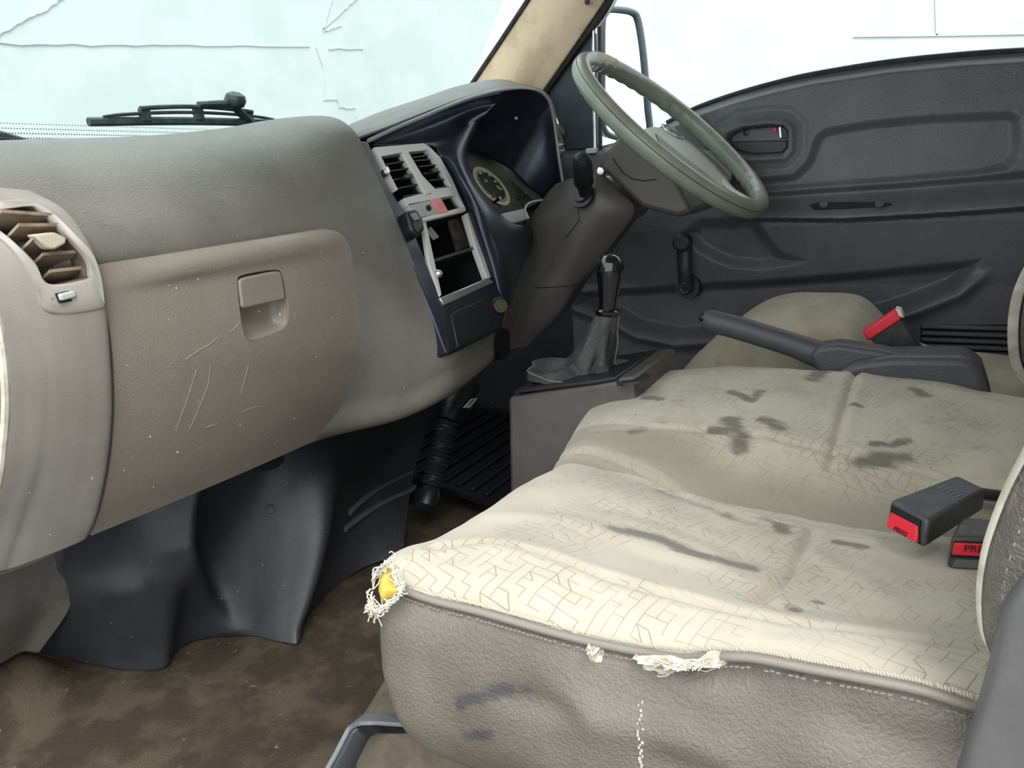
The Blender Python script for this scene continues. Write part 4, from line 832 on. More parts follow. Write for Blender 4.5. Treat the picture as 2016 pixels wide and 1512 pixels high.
m = M(); m.prism([(1.0971,0.9051,0.7891),(1.1526,0.8955,0.7763),(1.2088,0.8827,0.7592),(1.269,0.8612,0.7306),(1.3002,0.8267,0.6846),(1.326,0.807,0.6583),(1.1131,0.8023,0.6521),(1.0443,0.8047,0.6553),(0.9908,0.8285,0.6869)], -GNv * .001); build('lens', m, LENS, ic)
for a, b in [((1.0976,0.81,0.6606),(1.0955,0.7921,0.6701)),((1.2076,0.8121,0.6634),(1.2194,0.7959,0.6751))]:
    m = M(); m.tube([a, b], .0032, 10); st = build('reset_stem', m, RUBBER, ic)
    m = M(); m.lathe([(.0032, 0), (.0032, .0012)], b, V3(b) - V3(a), 12); build('stem_tip', m, LIPGREY, st)

# driver side vent, seen past the hood
dv = thing('driver_air_vent', 'cream slatted air vent between the hood and the driver door', 'air vent', (1.4351,0.8,0.7259))
for q, r in (([(1.3955,0.8,0.8258),(1.4282,0.8,0.8153),(1.4664,0.8,0.7902),(1.5055,0.8,0.7579),(1.5322,0.8,0.7119),(1.5404,0.8,0.6675)], .005), ([(1.4184,0.81,0.8182),(1.4429,0.81,0.8072),(1.4753,0.81,0.7815),(1.5112,0.81,0.7476),(1.535,0.81,0.7062)], .004)):
    m = M(); m.tube(arc(q, 16), r, 8); build('vent_frame', m, mat('vent_cream', (182, 178, 168), .5), dv)
for a, b in [[(1.4147,0.815,0.7721),(1.4736,0.815,0.7771)],[(1.4241,0.815,0.7556),(1.4929,0.815,0.7615)],[(1.4338,0.815,0.7401),(1.5065,0.815,0.7455)],[(1.4376,0.815,0.7233),(1.5232,0.815,0.728)],[(1.4444,0.815,0.7063),(1.5276,0.815,0.7104)],[(1.4486,0.815,0.6916),(1.5386,0.815,0.695)]]:
    a, b = V3(a), V3(b)
    m = M(); m.hexa([a + (0, -.012, .0), b + (0, -.012, .0), b + (0, -.012, .004), a + (0, -.012, .004)], [a + (0, .012, .004), b + (0, .012, .004), b + (0, .012, .008), a + (0, .012, .008)]); build('slat', m, mat('vent_slat_cream', (168, 160, 146), .6), dv)
m = M(); m.prism([(1.4497,0.835,0.8095),(1.5027,0.835,0.8106),(1.6071,0.835,0.7255),(1.6194,0.835,0.6529),(1.4725,0.835,0.6598)], (0, .004, 0)); build('duct', m, mat('duct_brown', (60, 54, 48), .9), dv)

# ------------------------------------------------------------------ steering column
colm = thing('steering_column', 'taupe plastic steering column shroud below the wheel', 'steering column', (1.1, .6, .5))
K = [((1.12,0.6587,0.6901), (1.06,0.6017,0.6981), (1.04,0.5588,0.7024), (1.06,0.5427,0.7)),
     ((1.1,0.6803,0.6594), (1.04,0.6101,0.6685), (1.02,0.5496,0.6763), (1.05,0.5138,0.6713)),
     ((1.09,0.7078,0.618), (1.03,0.629,0.6256), (1.015,0.5492,0.6347), (1.05,0.4863,0.6353)),
     ((1.08,0.7181,0.5611), (1.03,0.6486,0.5683), (1.02,0.5848,0.5749), (1.05,0.528,0.5791)),
     ((1.07,0.7308,0.5074), (1.03,0.6742,0.514), (1.025,0.6197,0.5196), (1.05,0.5703,0.5298)),
     ((1.06,0.7533,0.4538), (1.03,0.7063,0.4598), (1.03,0.6582,0.4646), (1.05,0.6132,0.4862)),
     ((1.05,0.7603,0.4018), (1.035,0.7292,0.4058), (1.035,0.6913,0.4123), (1.05,0.6528,0.4324)),
     ((1.05,0.7621,0.3624), (1.045,0.752,0.364), (1.045,0.7373,0.3669), (1.05,0.723,0.3696))]
rows = [[*r, V3(r[3]) + (.03, .02, -.004), V3(r[3]) + (.14, .03, .0)] for r in K]
G = loft(rows, 81, 101)
m = M(); m.shell(G, (0.006, .02, 0)); build('lower_shroud', m, COLUMN, colm, angle=60)
kb_ = bvh_of(M().grid(G))
vx = V3((-.3, 0, .7))
def onto(b, p): return drop(b, p, V3(p) - vx)
for pts in ([(1.02,0.693,0.4943),(1.02,0.6592,0.4955),(1.02,0.6261,0.4976),(1.02,0.5938,0.4998)], [(1.02,0.693,0.4943),(1.02,0.711,0.4819),(1.02,0.7309,0.4642)], [(1.02,0.5826,0.6432),(1.02,0.5783,0.6245),(1.02,0.5903,0.6118),(1.02,0.6136,0.5898)]):
    q = np.array([drop(kb_, p, (1, .0, 0)) for p in lin_arc(pts, 16)])
    m = M(); m.tube(q, .0011, 6); build('shroud_seam', m, VOID, colm)
c = [(1.06,0.5603,0.7195),(1.06,0.537,0.7467),(1.06,0.5154,0.7681),(1.06,0.4968,0.7717),(1.06,0.4724,0.7504),(1.06,0.4095,0.6925),(1.06,0.3797,0.6275),(1.06,0.4075,0.6188),(1.06,0.4731,0.6378),(1.06,0.5387,0.6998)]
m = M(); m.prism(c, (.17, 0, 0)); build('upper_shroud', m, COLUMN, colm, bevel=.010, seg=3)
m = M(); m.tube(V3([(1.0585,0.527,0.7298),(1.0585,0.5081,0.7033),(1.0585,0.4907,0.6914),(1.0585,0.4676,0.6864),(1.0585,0.4446,0.6877)]), .0010, 6); build('shroud_seam', m, VOID, colm)
m = M(); m.lathe([(.008, -.01), (.008, .004), (.006, .006)], (1.05,0.5475,0.7078), (-1, -.2, .2), 14); build('key_bezel', m, CHROME, colm)
m = M(); m.lathe([(.024, .006), (.0245, .0), (.017, -.002), (.015, .012)], (1.01,0.5698,0.6688), (-1, .0, .35), 28); build('stalk_collar', m, BLACKPL, colm)

stalk = thing('wiper_stalk', 'black column stalk with a fat ribbed end knob', 'stalk', (1.02,0.5653,0.6626))
a, b, c, e = (V3(q) for q in ((1.02,0.5687,0.6554), (0.985,0.5541,0.6886), (0.975,0.5512,0.7009), (0.945,0.5394,0.7365)))
m = M(); m.tube([a, a * .5 + b * .5, b], [.0105, .0105, .0145], 16); build('stem', m, BLACKPL, stalk)
m = M(); m.tube([b, b * .6 + c * .4, c], [.0150, .0168, .0172], 24); build('ribbed_ring', m, RUBBER, stalk)
m = M()
for k in range(18):
    t = 2 * math.pi * k / 18; ax = (c - b) / np.linalg.norm(c - b); u = np.cross(ax, (0, 0, 1)); u /= np.linalg.norm(u); w = np.cross(ax, u)
    d = u * math.cos(t) + w * math.sin(t); m.box((b + c) / 2 + d * .0166, (.0012, .0008, .006), [d, np.cross(ax, d), ax])
build('ring_ribs', m, BLACKPL, stalk, kind='stuff')
m = M(); m.tube([c + (e - c) * s for s in (0, .25, .55, .82, .95, 1)], [.0178, .0188, .0180, .0152, .0120, .005], 24); build('end_knob', m, BLACKPL, stalk)

# ------------------------------------------------------------------ steering wheel
wc, wn_ = V3((1.162, .445, .769)), V3((-0.031,-0.6855,0.7274))
wu = np.cross((0, 1, 0), wn_); wu /= np.linalg.norm(wu); wv = np.cross(wn_, wu)
whl = thing('steering_wheel', 'olive-grey steering wheel with a worn patch at the top', 'steering wheel', tuple(wc))
R_ = .213; n = 180; k = 20; G = np.zeros((n, k, 3))
for i in range(n):
    t = 2 * math.pi * i / n; rad = wu * math.cos(t) + wv * math.sin(t)
    for j in range(k):
        s = 2 * math.pi * j / k
        w = 1 + .07 * math.sin(t * 44) * max(0, math.cos(s - math.radians(215)))
        G[i, j] = wc + rad * (R_ + .0158 * math.cos(s) * w) + wn_ * (.0182 * math.sin(s) * w)
m = M(); m.grid(G, cu=True, cv=True); build('rim', m, WHEEL, whl, angle=70)
m = M(); m.tube([wc + (wu * math.cos(t) + wv * math.sin(t)) * (R_ + .0158 * math.cos(.35)) + wn_ * .0182 * math.sin(.35) for t in np.linspace(0, 2 * math.pi, 120, endpoint=False)], .0007, 5, closed=True); build('rim_seam', m, LEATHER, whl)
wt = math.atan2(np.dot(V3((1.19,0.5885,0.9192)) - wc, wv), np.dot(V3((1.19,0.5885,0.9192)) - wc, wu))
m = M(); Gp = np.zeros((26, 12, 3))
for i in range(26):
    t = wt - .24 + .44 * i / 25; rad = wu * math.cos(t) + wv * math.sin(t)
    for j in range(12):
        edge = min(i, 25 - i, j * 2, (11 - j) * 2) / 5
        s = math.radians(10 + (150 + 20 * noise.noise((i * .4, 0, 3))) * j / 11); r = .0012 * min(1, edge) + .0012 * noise.noise((i * .9, j * .9, 1)) - (.0008 if edge < .3 else 0)
        Gp[i, j] = wc + rad * (R_ + (.0160 + r) * math.cos(s)) + wn_ * ((.0184 + r) * math.sin(s))
m.grid(Gp); build('worn_patch', m, WHEELWORN, whl, label='torn pale patch of rim covering', angle=80)
hb = V3([(1.1688,0.5033,0.7857),(1.2314,0.5067,0.7916),(1.296,0.5009,0.7889),(1.3423,0.4761,0.7675),(1.3936,0.4488,0.744),(1.4642,0.4357,0.7346),(1.511,0.4219,0.7236),(1.4294,0.3895,0.6896),(1.3417,0.3737,0.671),(1.2395,0.3681,0.6613),(1.1566,0.3756,0.6649),(1.1292,0.4091,0.6953),(1.1274,0.4468,0.7307),(1.1349,0.4782,0.7607)])
def prw(name, pts, dep, material, bevel=0.0, **kw):
    m = M(); m.prism(pts, -wn_ * dep); return build(name, m, material, whl, bevel=bevel, **kw)
prw('hub_cover', hb, .035, HUB, .008, seg=3)
prw('hub_strip', [(1.1857,0.4857,0.7733),(1.191,0.4723,0.7609),(1.2022,0.4368,0.7279),(1.2253,0.4003,0.6945),(1.2236,0.3721,0.6679),(1.191,0.3729,0.6672),(1.16,0.3966,0.6883),(1.1384,0.4328,0.7214),(1.1456,0.4621,0.7494)], .006, HUBGRAIN, .001)
eo = [(1.2681,0.4985,0.788),(1.2941,0.4992,0.7897),(1.324,0.488,0.7804),(1.3343,0.477,0.7705),(1.3139,0.4764,0.7691),(1.2798,0.4832,0.774)]
ec = np.mean(V3(eo), 0); ea = (V3(eo[3]) - V3(eo[0])) / 2; eb = np.cross(wn_, ea); eb = eb / np.linalg.norm(eb) * np.linalg.norm(ea) * .55
m = M(); m.tube(ell(ec, ea, eb, 32), .0012, 6, closed=True)
em = build('emblem_ring', m, CHROME, whl)
for s0, s1 in (((-.45, -.62), (-.25, .72)), ((.25, -.72), (.45, .62)), ((-.35, -.08), (.35, .08))):
    m = M(); m.tube([ec + ea * s0[0] + eb * s0[1], ec + ea * s1[0] + eb * s1[1]], .0011, 6); build('emblem_stroke', m, CHROME, em)
def spoke(p0, p1, r0, r1, name='spoke', material=HUB):
    p0, p1 = V3(p0), V3(p1); m = M()
    m.tube([p0, p0 * .6 + p1 * .4 - wn_ * .004, p1], [r0, (r0 + r1) / 2, r1], 14, flat=.55, up=tuple(wn_)); build(name, m, material, whl)
spoke((1.298,0.3811,0.6678), (1.1816,0.307,0.6343), .016, .014)
spoke((1.4601,0.4166,0.7082), (1.366,0.3355,0.669), .020, .015, material=WHEEL)
spoke(wc - wn_ * .045 + wv * .02, wc - wu * .205 + wv * .05 - wn_ * .004, .018, .013, material=WHEEL)
m = M(); m.lathe([(.055, 0), (.05, .06), (.045, .11)], wc - wn_ * .05 - wv * .01, -wn_, 24); build('wheel_boss', m, COLUMN, whl)
m = M(); m.tube([wc - wn_ * .14, wc - wn_ * .30 + (0, .03, 0)], .03, 14); build('column_tube', m, RUBBER, colm)

# ------------------------------------------------------------------ gear lever and its console
con = thing('gear_console', 'taupe floor console box carrying the gear lever', 'console', (.82, .5, 0))
m = M(); m.hexa([(.70, .602, -.02), (.93, .602, -.02), (.93, .37, -.02), (.70, .37, -.02)], [(.72, .590, .362), (.92, .590, .368), (.92, .37, .412), (.72, .37, .412)])
build('console_body', m, COLUMN, con, bevel=.008, seg=3)
m = M(); m.prism(V3([(0.719,0.5808,0.3733),(0.719,0.5553,0.3794),(0.719,0.4277,0.4031),(0.719,0.4014,0.4096),(0.719,0.3983,0.4051),(0.719,0.428,0.3967),(0.719,0.5774,0.3693)]), (.19, 0, 0)); build('boot_frame', m, BLACKPL, con, bevel=.002)
m = M(); m.lathe([(.026, -.002), (.026, .002), (.022, .0022), (.021, -.003)], (0.7252,0.3751,0.405), (0, .18, 1), 24); cu = build('cup_ring', m, DOORDARK, con)
m = M(); m.lathe([(.021, .0), (.019, .001)], (0.7217,0.3738,0.406), (0, .18, 1), 24); build('cup_hollow', m, VOID, cu)

gl = thing('gear_lever', 'glossy black gear knob on a slumped leather boot', 'gear lever', (.82, .49, .38))
base = V3((.815, .490, .386)); tip = V3((0.82,0.4515,0.4869))
rows = []
for s, rx, ry in ((-.02, .084, .100), (.02, .080, .094), (.07, .060, .066), (.12, .042, .046), (.25, .036, .038), (.5, .029, .030), (.75, .0235, .024), (.93, .020, .020), (1.0, .0165, .0165)):
    c = base + (tip - base) * s; row = []
    for j in range(48):
        t = 2 * math.pi * j / 48
        f = 1 + (.13 * math.sin(t * 6 + 1.3 * s * 5) + .07 * math.sin(t * 11 + 2)) * max(0, min(1, (1 - s) * 1.3)) * (.5 if s < .03 else 1)
        dz = .010 * math.sin(t * 5 + .7) * (.02 < s < .3)
        if s < .05 and math.sin(t) > .2: dz += .020 * (math.sin(t) - .2) * max(0, math.cos(t * 1.0 - 1.9)) * (s > 0)
        row.append(c + (rx * math.cos(t) * f, ry * math.sin(t) * f - .10 * (c[2] - base[2]) * 0, dz))
    rows.append(row)
m = M(); gg = np.array(rows); gg = np.stack([cr(gg[:, j], 40) for j in range(48)], 1); m.grid(gg, cu=True); boot = build('boot', m, LEATHER, gl, angle=80)
m = M(); sm = [gg[i, 38] + (gg[i, 38] - (base + (tip - base) * i / 39)) * .03 for i in range(8, 38)]; m.tube(np.array(sm), .0011, 5); build('boot_seam', m, STITCH, boot)
m = M(); q = np.array([gg[3, j] * 1.0 + (0, 0, .003) for j in range(6, 40)]); m.tube(q, .0009, 5); build('boot_stitching', m, STITCH, boot)
kt = V3((0.82,0.4421,0.5793)); kd = kt - tip
m = M(); m.lathe([(.0165, -.006), (.0195, -.002), (.0195, .004), (.016, .007)], tip, kd, 24); build('collar', m, GLOSSBLK, gl)
L_ = np.linalg.norm(kd)
m = M(); m.lathe([(.0135, .006), (.0145, .014), (.0158, .03), (.0182, .046), (.0208, .060), (.0222, .070), (.0214, .079), (.0180, .0865), (.0125, .0915), (.006, .094), (.001, .095)], tip, kd, 40); build('knob', m, GLOSSBLK, gl, angle=80)

# ------------------------------------------------------------------ things in the footwell under the stack
sj = thing('steering_shaft_boot', 'black ribbed rubber shaft boot below the centre console', 'shaft boot', (0.8267,0.86,0.0893))
pa, pb = V3((0.931,0.86,0.2263)), V3((0.8491,0.86,0.1155)); n = 61
m = M(); m.tube([pa + (pb - pa) * s for s in np.linspace(0, 1, n)], [.0235 + .0028 * math.sin(2 * math.pi * 14 * s) - .003 * s for s in np.linspace(0, 1, n)], 20); build('bellows', m, mat('bellows_rubber', (40, 42, 46), .4), sj)
m = M(); m.tube([pb, pb + (pb - pa) * .10, pb + (pb - pa) * .28, pb + (pb - pa) * .36], [.018, .026, .026, .012], 20); build('end_ball', m, RUBBER, sj)
m = M(); m.tube([pa, pa + (pa - pb) * .2 + (.01, 0, 0), pa + (pa - pb) * .5 + (.04, 0, 0)], [.024, .034, .036], 16); hs = build('housing', m, RUBBER, sj)
m = M(); m.prism([(0.9271,0.815,0.2635),(0.9603,0.815,0.2734),(0.982,0.815,0.2683),(0.9497,0.815,0.2567)], (0, .002, 0)); lb = build('label', m, LABELM, sj, label='white printed sticker')
for k in range(3):
    m = M(); m.prism([(0.9442,0.8145,0.265),(0.9631,0.8145,0.2704),(0.965,0.8145,0.2699),(0.9461,0.8145,0.2644)] + np.array((.0022 * k, 0, -.0)), (0, .001, 0)); build('label_print', m, VOID, lb)
cn = thing('wiring_connector', 'black wiring connector with a brown tag hanging below the lighter socket', 'connector', (0.9401,0.72,0.3951))
m = M(); m.prism([(0.8791,0.7,0.4335),(0.901,0.7,0.4387),(0.9389,0.7,0.4262),(0.9354,0.7,0.387),(0.9254,0.7,0.3742),(0.892,0.7,0.3772),(0.8706,0.7,0.4017)], (0, .03, 0)); build('connector_body', m, RUBBER, cn, bevel=.003)
m = M(); m.prism([(0.9267,0.705,0.4463),(0.9453,0.705,0.4645),(0.9552,0.705,0.4478),(0.9521,0.705,0.4254),(0.9209,0.705,0.4336)], (0, .004, 0)); build('tag', m, BROWNTAG, cn, bevel=.001)
mt = thing('ribbed_mat', 'black ribbed rubber mat in the driver footwell', 'floor mat', (1.15, .85, .02))
m = M(); m.hexa([(.96, .60, .0), (1.42, .60, .0), (1.42, 1.2, .1), (.96, 1.2, .1)], [(.96, .60, .012), (1.42, .60, .012), (1.42, 1.2, .112), (.96, 1.2, .112)]); build('mat_sheet', m, RUBBER, mt)
for k in range(14):
    y = .64 + k * .035; z = .012 + (y - .6) / .6 * .1
    m = M(); m.box((1.19, y, z + .003), (.21, .007, .004)); build('rib', m, BLACKPL, mt, bevel=.002)

# ------------------------------------------------------------------ handbrake
hbk = thing('handbrake', 'charcoal handbrake lever rising from a moulded cover', 'handbrake', (.93, .0, .36))
pts = [(0.93,0.3231,0.4569),(0.93,0.3146,0.4563),(0.93,0.2797,0.4488),(0.93,0.2313,0.4353),(0.93,0.1843,0.4214),(0.93,0.1462,0.4084),(0.93,0.1091,0.3981),(0.93,0.0662,0.3925)]
m = M(); m.tube(arc(pts, 40), np.interp(np.linspace(0, 1, 40), [0, .03, .12, .35, .55, .7, 1], [.014, .0168, .0168, .0165, .0165, .019, .020]), 18, flat=1.15); build('grip', m, HBRAKE, hbk)
m = M(); a, b = V3(pts[0]), V3((0.93,0.329,0.4636)); m.tube([a + (.0, -.002, .004), b + (0, 0, .0), b + (0, .002, .001)], [.0075, .0080, .005], 14); build('release_button', m, BLACKPL, hbk)
c = [(0.9,0.1556,0.4125),(0.9,0.1416,0.4267),(0.9,0.1146,0.4318),(0.9,0.0591,0.425),(0.9,0.0123,0.4166),(0.9,0.0096,0.3741),(0.9,0.1338,0.3718)]
m = M(); m.prism(c, (.05, 0, 0)); build('lever_base', m, HBRAKE, hbk, bevel=.008, seg=3)
c = [(0.885,0.1207,0.3783),(0.885,0.1081,0.3973),(0.885,0.0845,0.411),(0.885,0.038,0.4196),(0.885,-0.0439,0.4231),(0.885,-0.0635,0.4183),(0.885,-0.0741,0.4059),(0.885,-0.085,0.374),(0.885,-0.0865,0.3557),(0.885,0.1163,0.3385)]
m = M(); m.prism(c, (.085, 0, 0)); build('cover', m, HBRAKE, hbk, bevel=.012, seg=4)

# ------------------------------------------------------------------ driver seat
ds = thing('driver_seat', 'plain beige driver seat beyond the handbrake', 'seat', (1.2, .15, 0))
rows = []
for x, z0 in ((1.005, -.10), (1.02, -.03), (1.06, -.008), (1.12, .0), (1.20, .004), (1.28, .0), (1.36, -.03), (1.39, -.10)):
    st = [(.418, .22), (.428, .27), (.418, .31), (.395, .345), (.349, .385), (.274, .437), (.202, .449), (.116, .444), (.06, .395), (.004, .355), (-.07, .343), (-.16, .333), (-.20, .33)]
    rows.append([(x, y, z + z0 * (1 if z > .3 else .3)) for y, z in st])
G = loft(rows, 97, 61)
for i in range(G.shape[0]):
    for j in range(G.shape[1]): G[i, j, 2] += .004 * noise.noise(tuple(G[i, j] * 14))
m = M(); m.shell(G, (0, -.01, -.16)); build('seat_cushion', m, FABRIC2, ds, angle=60)
yb = V3([(1.08,-0.1369,0.5517),(1.08,-0.1245,0.5198),(1.08,-0.1153,0.4847),(1.08,-0.1125,0.4489),(1.08,-0.1143,0.4127),(1.08,-0.1198,0.3802),(1.08,-0.1309,0.3536),(1.08,-0.1452,0.3347)])
yb = np.vstack([[(1.08, -.26, .95), (1.08, -.20, .74)], yb]); fb = arc(yb, 60)
m = M(); m.grid(np.stack([fb + (.28, -.10, .0), fb + (.06, -.05, 0), fb + (.02, -.012, 0), fb, fb + (-.006, -.012, 0)], 1)); build('backrest_piping', m, CREAM, ds, solid=.004, angle=70)
m = M(); m.grid(np.stack([fb + (-.006, -.015, 0), fb + (-.008, -.05, 0), fb + (-.004, -.12, .02), fb + (0, -.18, .03)], 1)); build('backrest', m, VINYLDARK, ds, solid=.006, angle=70)
m = M(); m.grid(np.stack([fb + (.28, -.10, 0), fb + (.29, -.18, .02)], 1)); build('backrest_side', m, VINYLDARK, ds, solid=.006)
m = M(); m.hexa([(1.11, -.24, .34), (1.36, -.24, .34), (1.36, -.38, .30), (1.11, -.38, .30)], [(1.11, -.30, .97), (1.36, -.30, .97), (1.36, -.40, .97), (1.11, -.40, .97)]); build('backrest_core', m, FABRIC2, ds, bevel=.03, seg=3)
m = M(); m.tube(fb[2:-2] + (-.0085, -.024, 0), .0008, 5); build('stitching', m, CREAM, ds)

# ------------------------------------------------------------------ bench seat
bench = thing('bench_seat', 'worn beige passenger bench seat with dark stains and torn vinyl side', 'seat', (.5, .15, 0))
stn = np.array([-.16, -.09, -.04, .02, .09, .15, .21, .27, .33, .37])      # stations along y
prf = {   # x: (front y, [(y,z)...])
 .150: (.385, [(.39,.386),(.374,.373),(.30,.366),(.23,.366),(.139,.371),(.087,.384),(-.008,.390),(-.042,.388),(-.16,.385)]),
 .175: (.405, [(.40,.386),(.36,.384),(.30,.386),(.23,.384),(.139,.384),(.087,.390),(-.008,.394),(-.06,.394),(-.16,.39)]),
 .215: (.420, [(.43,.372),(.388,.381),(.326,.392),(.257,.390),(.19,.383),(.099,.379),(.024,.382),(-.049,.387),(-.16,.385)]),
 .265: (.415, [(.425,.36),(.36,.374),(.30,.378),(.22,.366),(.15,.357),(.09,.356),(.02,.360),(-.05,.366),(-.16,.366)]),
 .35:  (.405, [(.411,.361),(.36,.367),(.295,.368),(.19,.350),(.096,.344),(.02,.347),(-.042,.354),(-.16,.36)]),
 .44:  (.400, [(.405,.358),(.36,.364),(.295,.362),(.19,.346),(.096,.338),(.02,.340),(-.042,.345),(-.16,.35)]),
 .50:  (.395, [(.402,.356),(.36,.355),(.295,.350),(.203,.331),(.094,.326),(.02,.324),(-.069,.332),(-.16,.34)]),
 .55:  (.402, [(.41,.358),(.36,.361),(.295,.360),(.20,.350),(.094,.347),(.02,.344),(-.069,.349),(-.16,.355)]),
 .605: (.412, [(.42,.362),(.36,.371),(.295,.374),(.167,.374),(.086,.371),(-.024,.363),(-.087,.368),(-.16,.368)]),
 .70:  (.432, [(.44,.360),(.38,.376),(.30,.386),(.20,.388),(.086,.385),(-.024,.378),(-.10,.372),(-.16,.37)]),
 .80:  (.445, [(.455,.355),(.40,.374),(.30,.388),(.21,.394),(.086,.392),(-.024,.385),(-.119,.374),(-.16,.37)]),
 .885: (.440, [(.45,.350),(.385,.376),(.30,.389),(.221,.395),(.076,.393),(-.02,.386),(-.119,.369),(-.16,.365)]),
 .93:  (.425, [(.43,.330),(.385,.352),(.30,.364),(.221,.370),(.076,.368),(-.02,.361),(-.119,.35),(-.16,.345)]),
 .95:  (.41, [(.42,.27),(.385,.29),(.30,.30),(.221,.30),(.076,.30),(-.02,.30),(-.119,.29),(-.16,.29)]),
}
def roll(yf, zf):
    return [(yf + .012, zf - .014), (yf + .020, zf - .040), (yf + .020, zf - .080), (yf + .014, zf - .16)]
cx = sorted(prf); rows = []
for x in cx:
    yf, pz = prf[x]; pz = sorted(pz); yy_ = [p[0] for p in pz]; zz_ = [p[1] for p in pz]
    st = stn * (yf + .16) / (.385 + .16) - .16 * (1 - (yf + .16) / (.385 + .16))
    zs = np.interp(st, yy_, zz_); zf = zs[-1]
    row = [(x, y, z) for y, z in zip(st, zs)]
    f = 1 if x > .16 else .35
    row += [(x + (0 if x > .16 else .004 * k), yf + (a - yf) * f + 0, zf + (b - zf) * (1 if x > .16 else .8)) for k, (a, b) in enumerate(roll(yf, zf))]
    rows.append(row)
NU, NV = 241, 301
G = loft(rows, NU, NV)       # u: rear -> front, v: left -> right
top_mask = G[..., 1] < .40
seams = [V3([(0.258,0.1095),(0.2811,0.1051),(0.306,0.0972),(0.331,0.0921),(0.3821,0.0899),(0.452,0.088)]), V3([(0.5762,0.086),(0.6608,0.0862),(0.7724,0.0875),(0.9315,0.0868)]),
         V3([(0.5363,0.4146),(0.537,0.3558),(0.5195,0.3018),(0.477,0.1975),(0.4655,0.1405),(0.4659,0.0897),(0.4592,0.0414),(0.4609,-0.0033)]), V3([(0.5854,0.4117),(0.6037,0.3526),(0.6117,0.2988),(0.6156,0.2328),(0.6118,0.169),(0.6014,0.0862),(0.5799,-0.023),(0.5933,-0.0884)]),
         V3([(0.2027,0.3767),(0.2171,0.3584),(0.2256,0.3364),(0.2272,0.3006),(0.2205,0.2626),(0.2079,0.1896),(0.2001,0.0974),(0.2077,0.0238),(0.2163,-0.0496)])]
depth = [.007, .006, .006, .004, .008]; wid = [.0045, .0045, .005, .0045, .006]
def dist2(poly):
    d = np.full(G.shape[:2], 1e9)
    for a, b in zip(poly[:-1], poly[1:]):
        e = b - a; t = np.clip(((G[..., 0] - a[0]) * e[0] + (G[..., 1] - a[1]) * e[1]) / (e @ e), 0, 1)
        d = np.minimum(d, np.hypot(G[..., 0] - a[0] - e[0] * t, G[..., 1] - a[1] - e[1] * t))
    return d
dz = np.zeros(G.shape[:2])
for sm, dp, w in zip(seams, depth, wid):
    d = dist2(sm); dz -= dp * np.exp(-(d / w) ** 2); dz += dp * .28 * np.exp(-((d - 2.6 * w) / (1.5 * w)) ** 2)
folds = [(V3([(0.307,0.3861),(0.3225,0.3117),(0.3238,0.2315),(0.3156,0.1564),(0.3017,0.1178)]), .004, .014), (V3([(0.3797,0.2912),(0.3844,0.2259),(0.3691,0.1553),(0.3475,0.1003)]), -.003, .012),
         (V3([(0.3862,0.0792),(0.3514,0.0412),(0.3179,0.0154)]), .004, .014), (V3([(0.2609,0.0934),(0.2767,0.0459),(0.2808,-0.0005),(0.2925,-0.0541)]), -.004, .010),
         (V3([(0.6418,0.0466),(0.6744,0.0047),(0.7211,-0.0488)]), .004, .016), (V3([(0.7412,0.0713),(0.7765,0.0311),(0.8414,-0.0219)]), -.003, .016), (V3([(0.6145,0.0606),(0.5816,0.002),(0.5975,-0.0695)]), .004, .014)]
for sm, dp, w in folds: dz += dp * np.exp(-(dist2(sm) / w) ** 2)
for i in range(NV):
    for j in range(NU):
        p = G[i, j]; dz[i, j] += .0022 * noise.noise((p[0] * 16, p[1] * 16, p[2] * 10)) + .0009 * noise.noise((p[0] * 45, p[1] * 45, 2))
edge = np.minimum(1, np.abs(G[..., 0] - .15) / .02)
G[..., 2] += dz * np.clip((.44 - G[..., 1]) / .03, 0, 1) * edge
def blob(pts, rad, z):
    d = dist2(V3(pts)[:, :2]); return np.clip(1.25 - .75 * d / rad, 0, 1)
S_ = np.zeros(G.shape[:2])
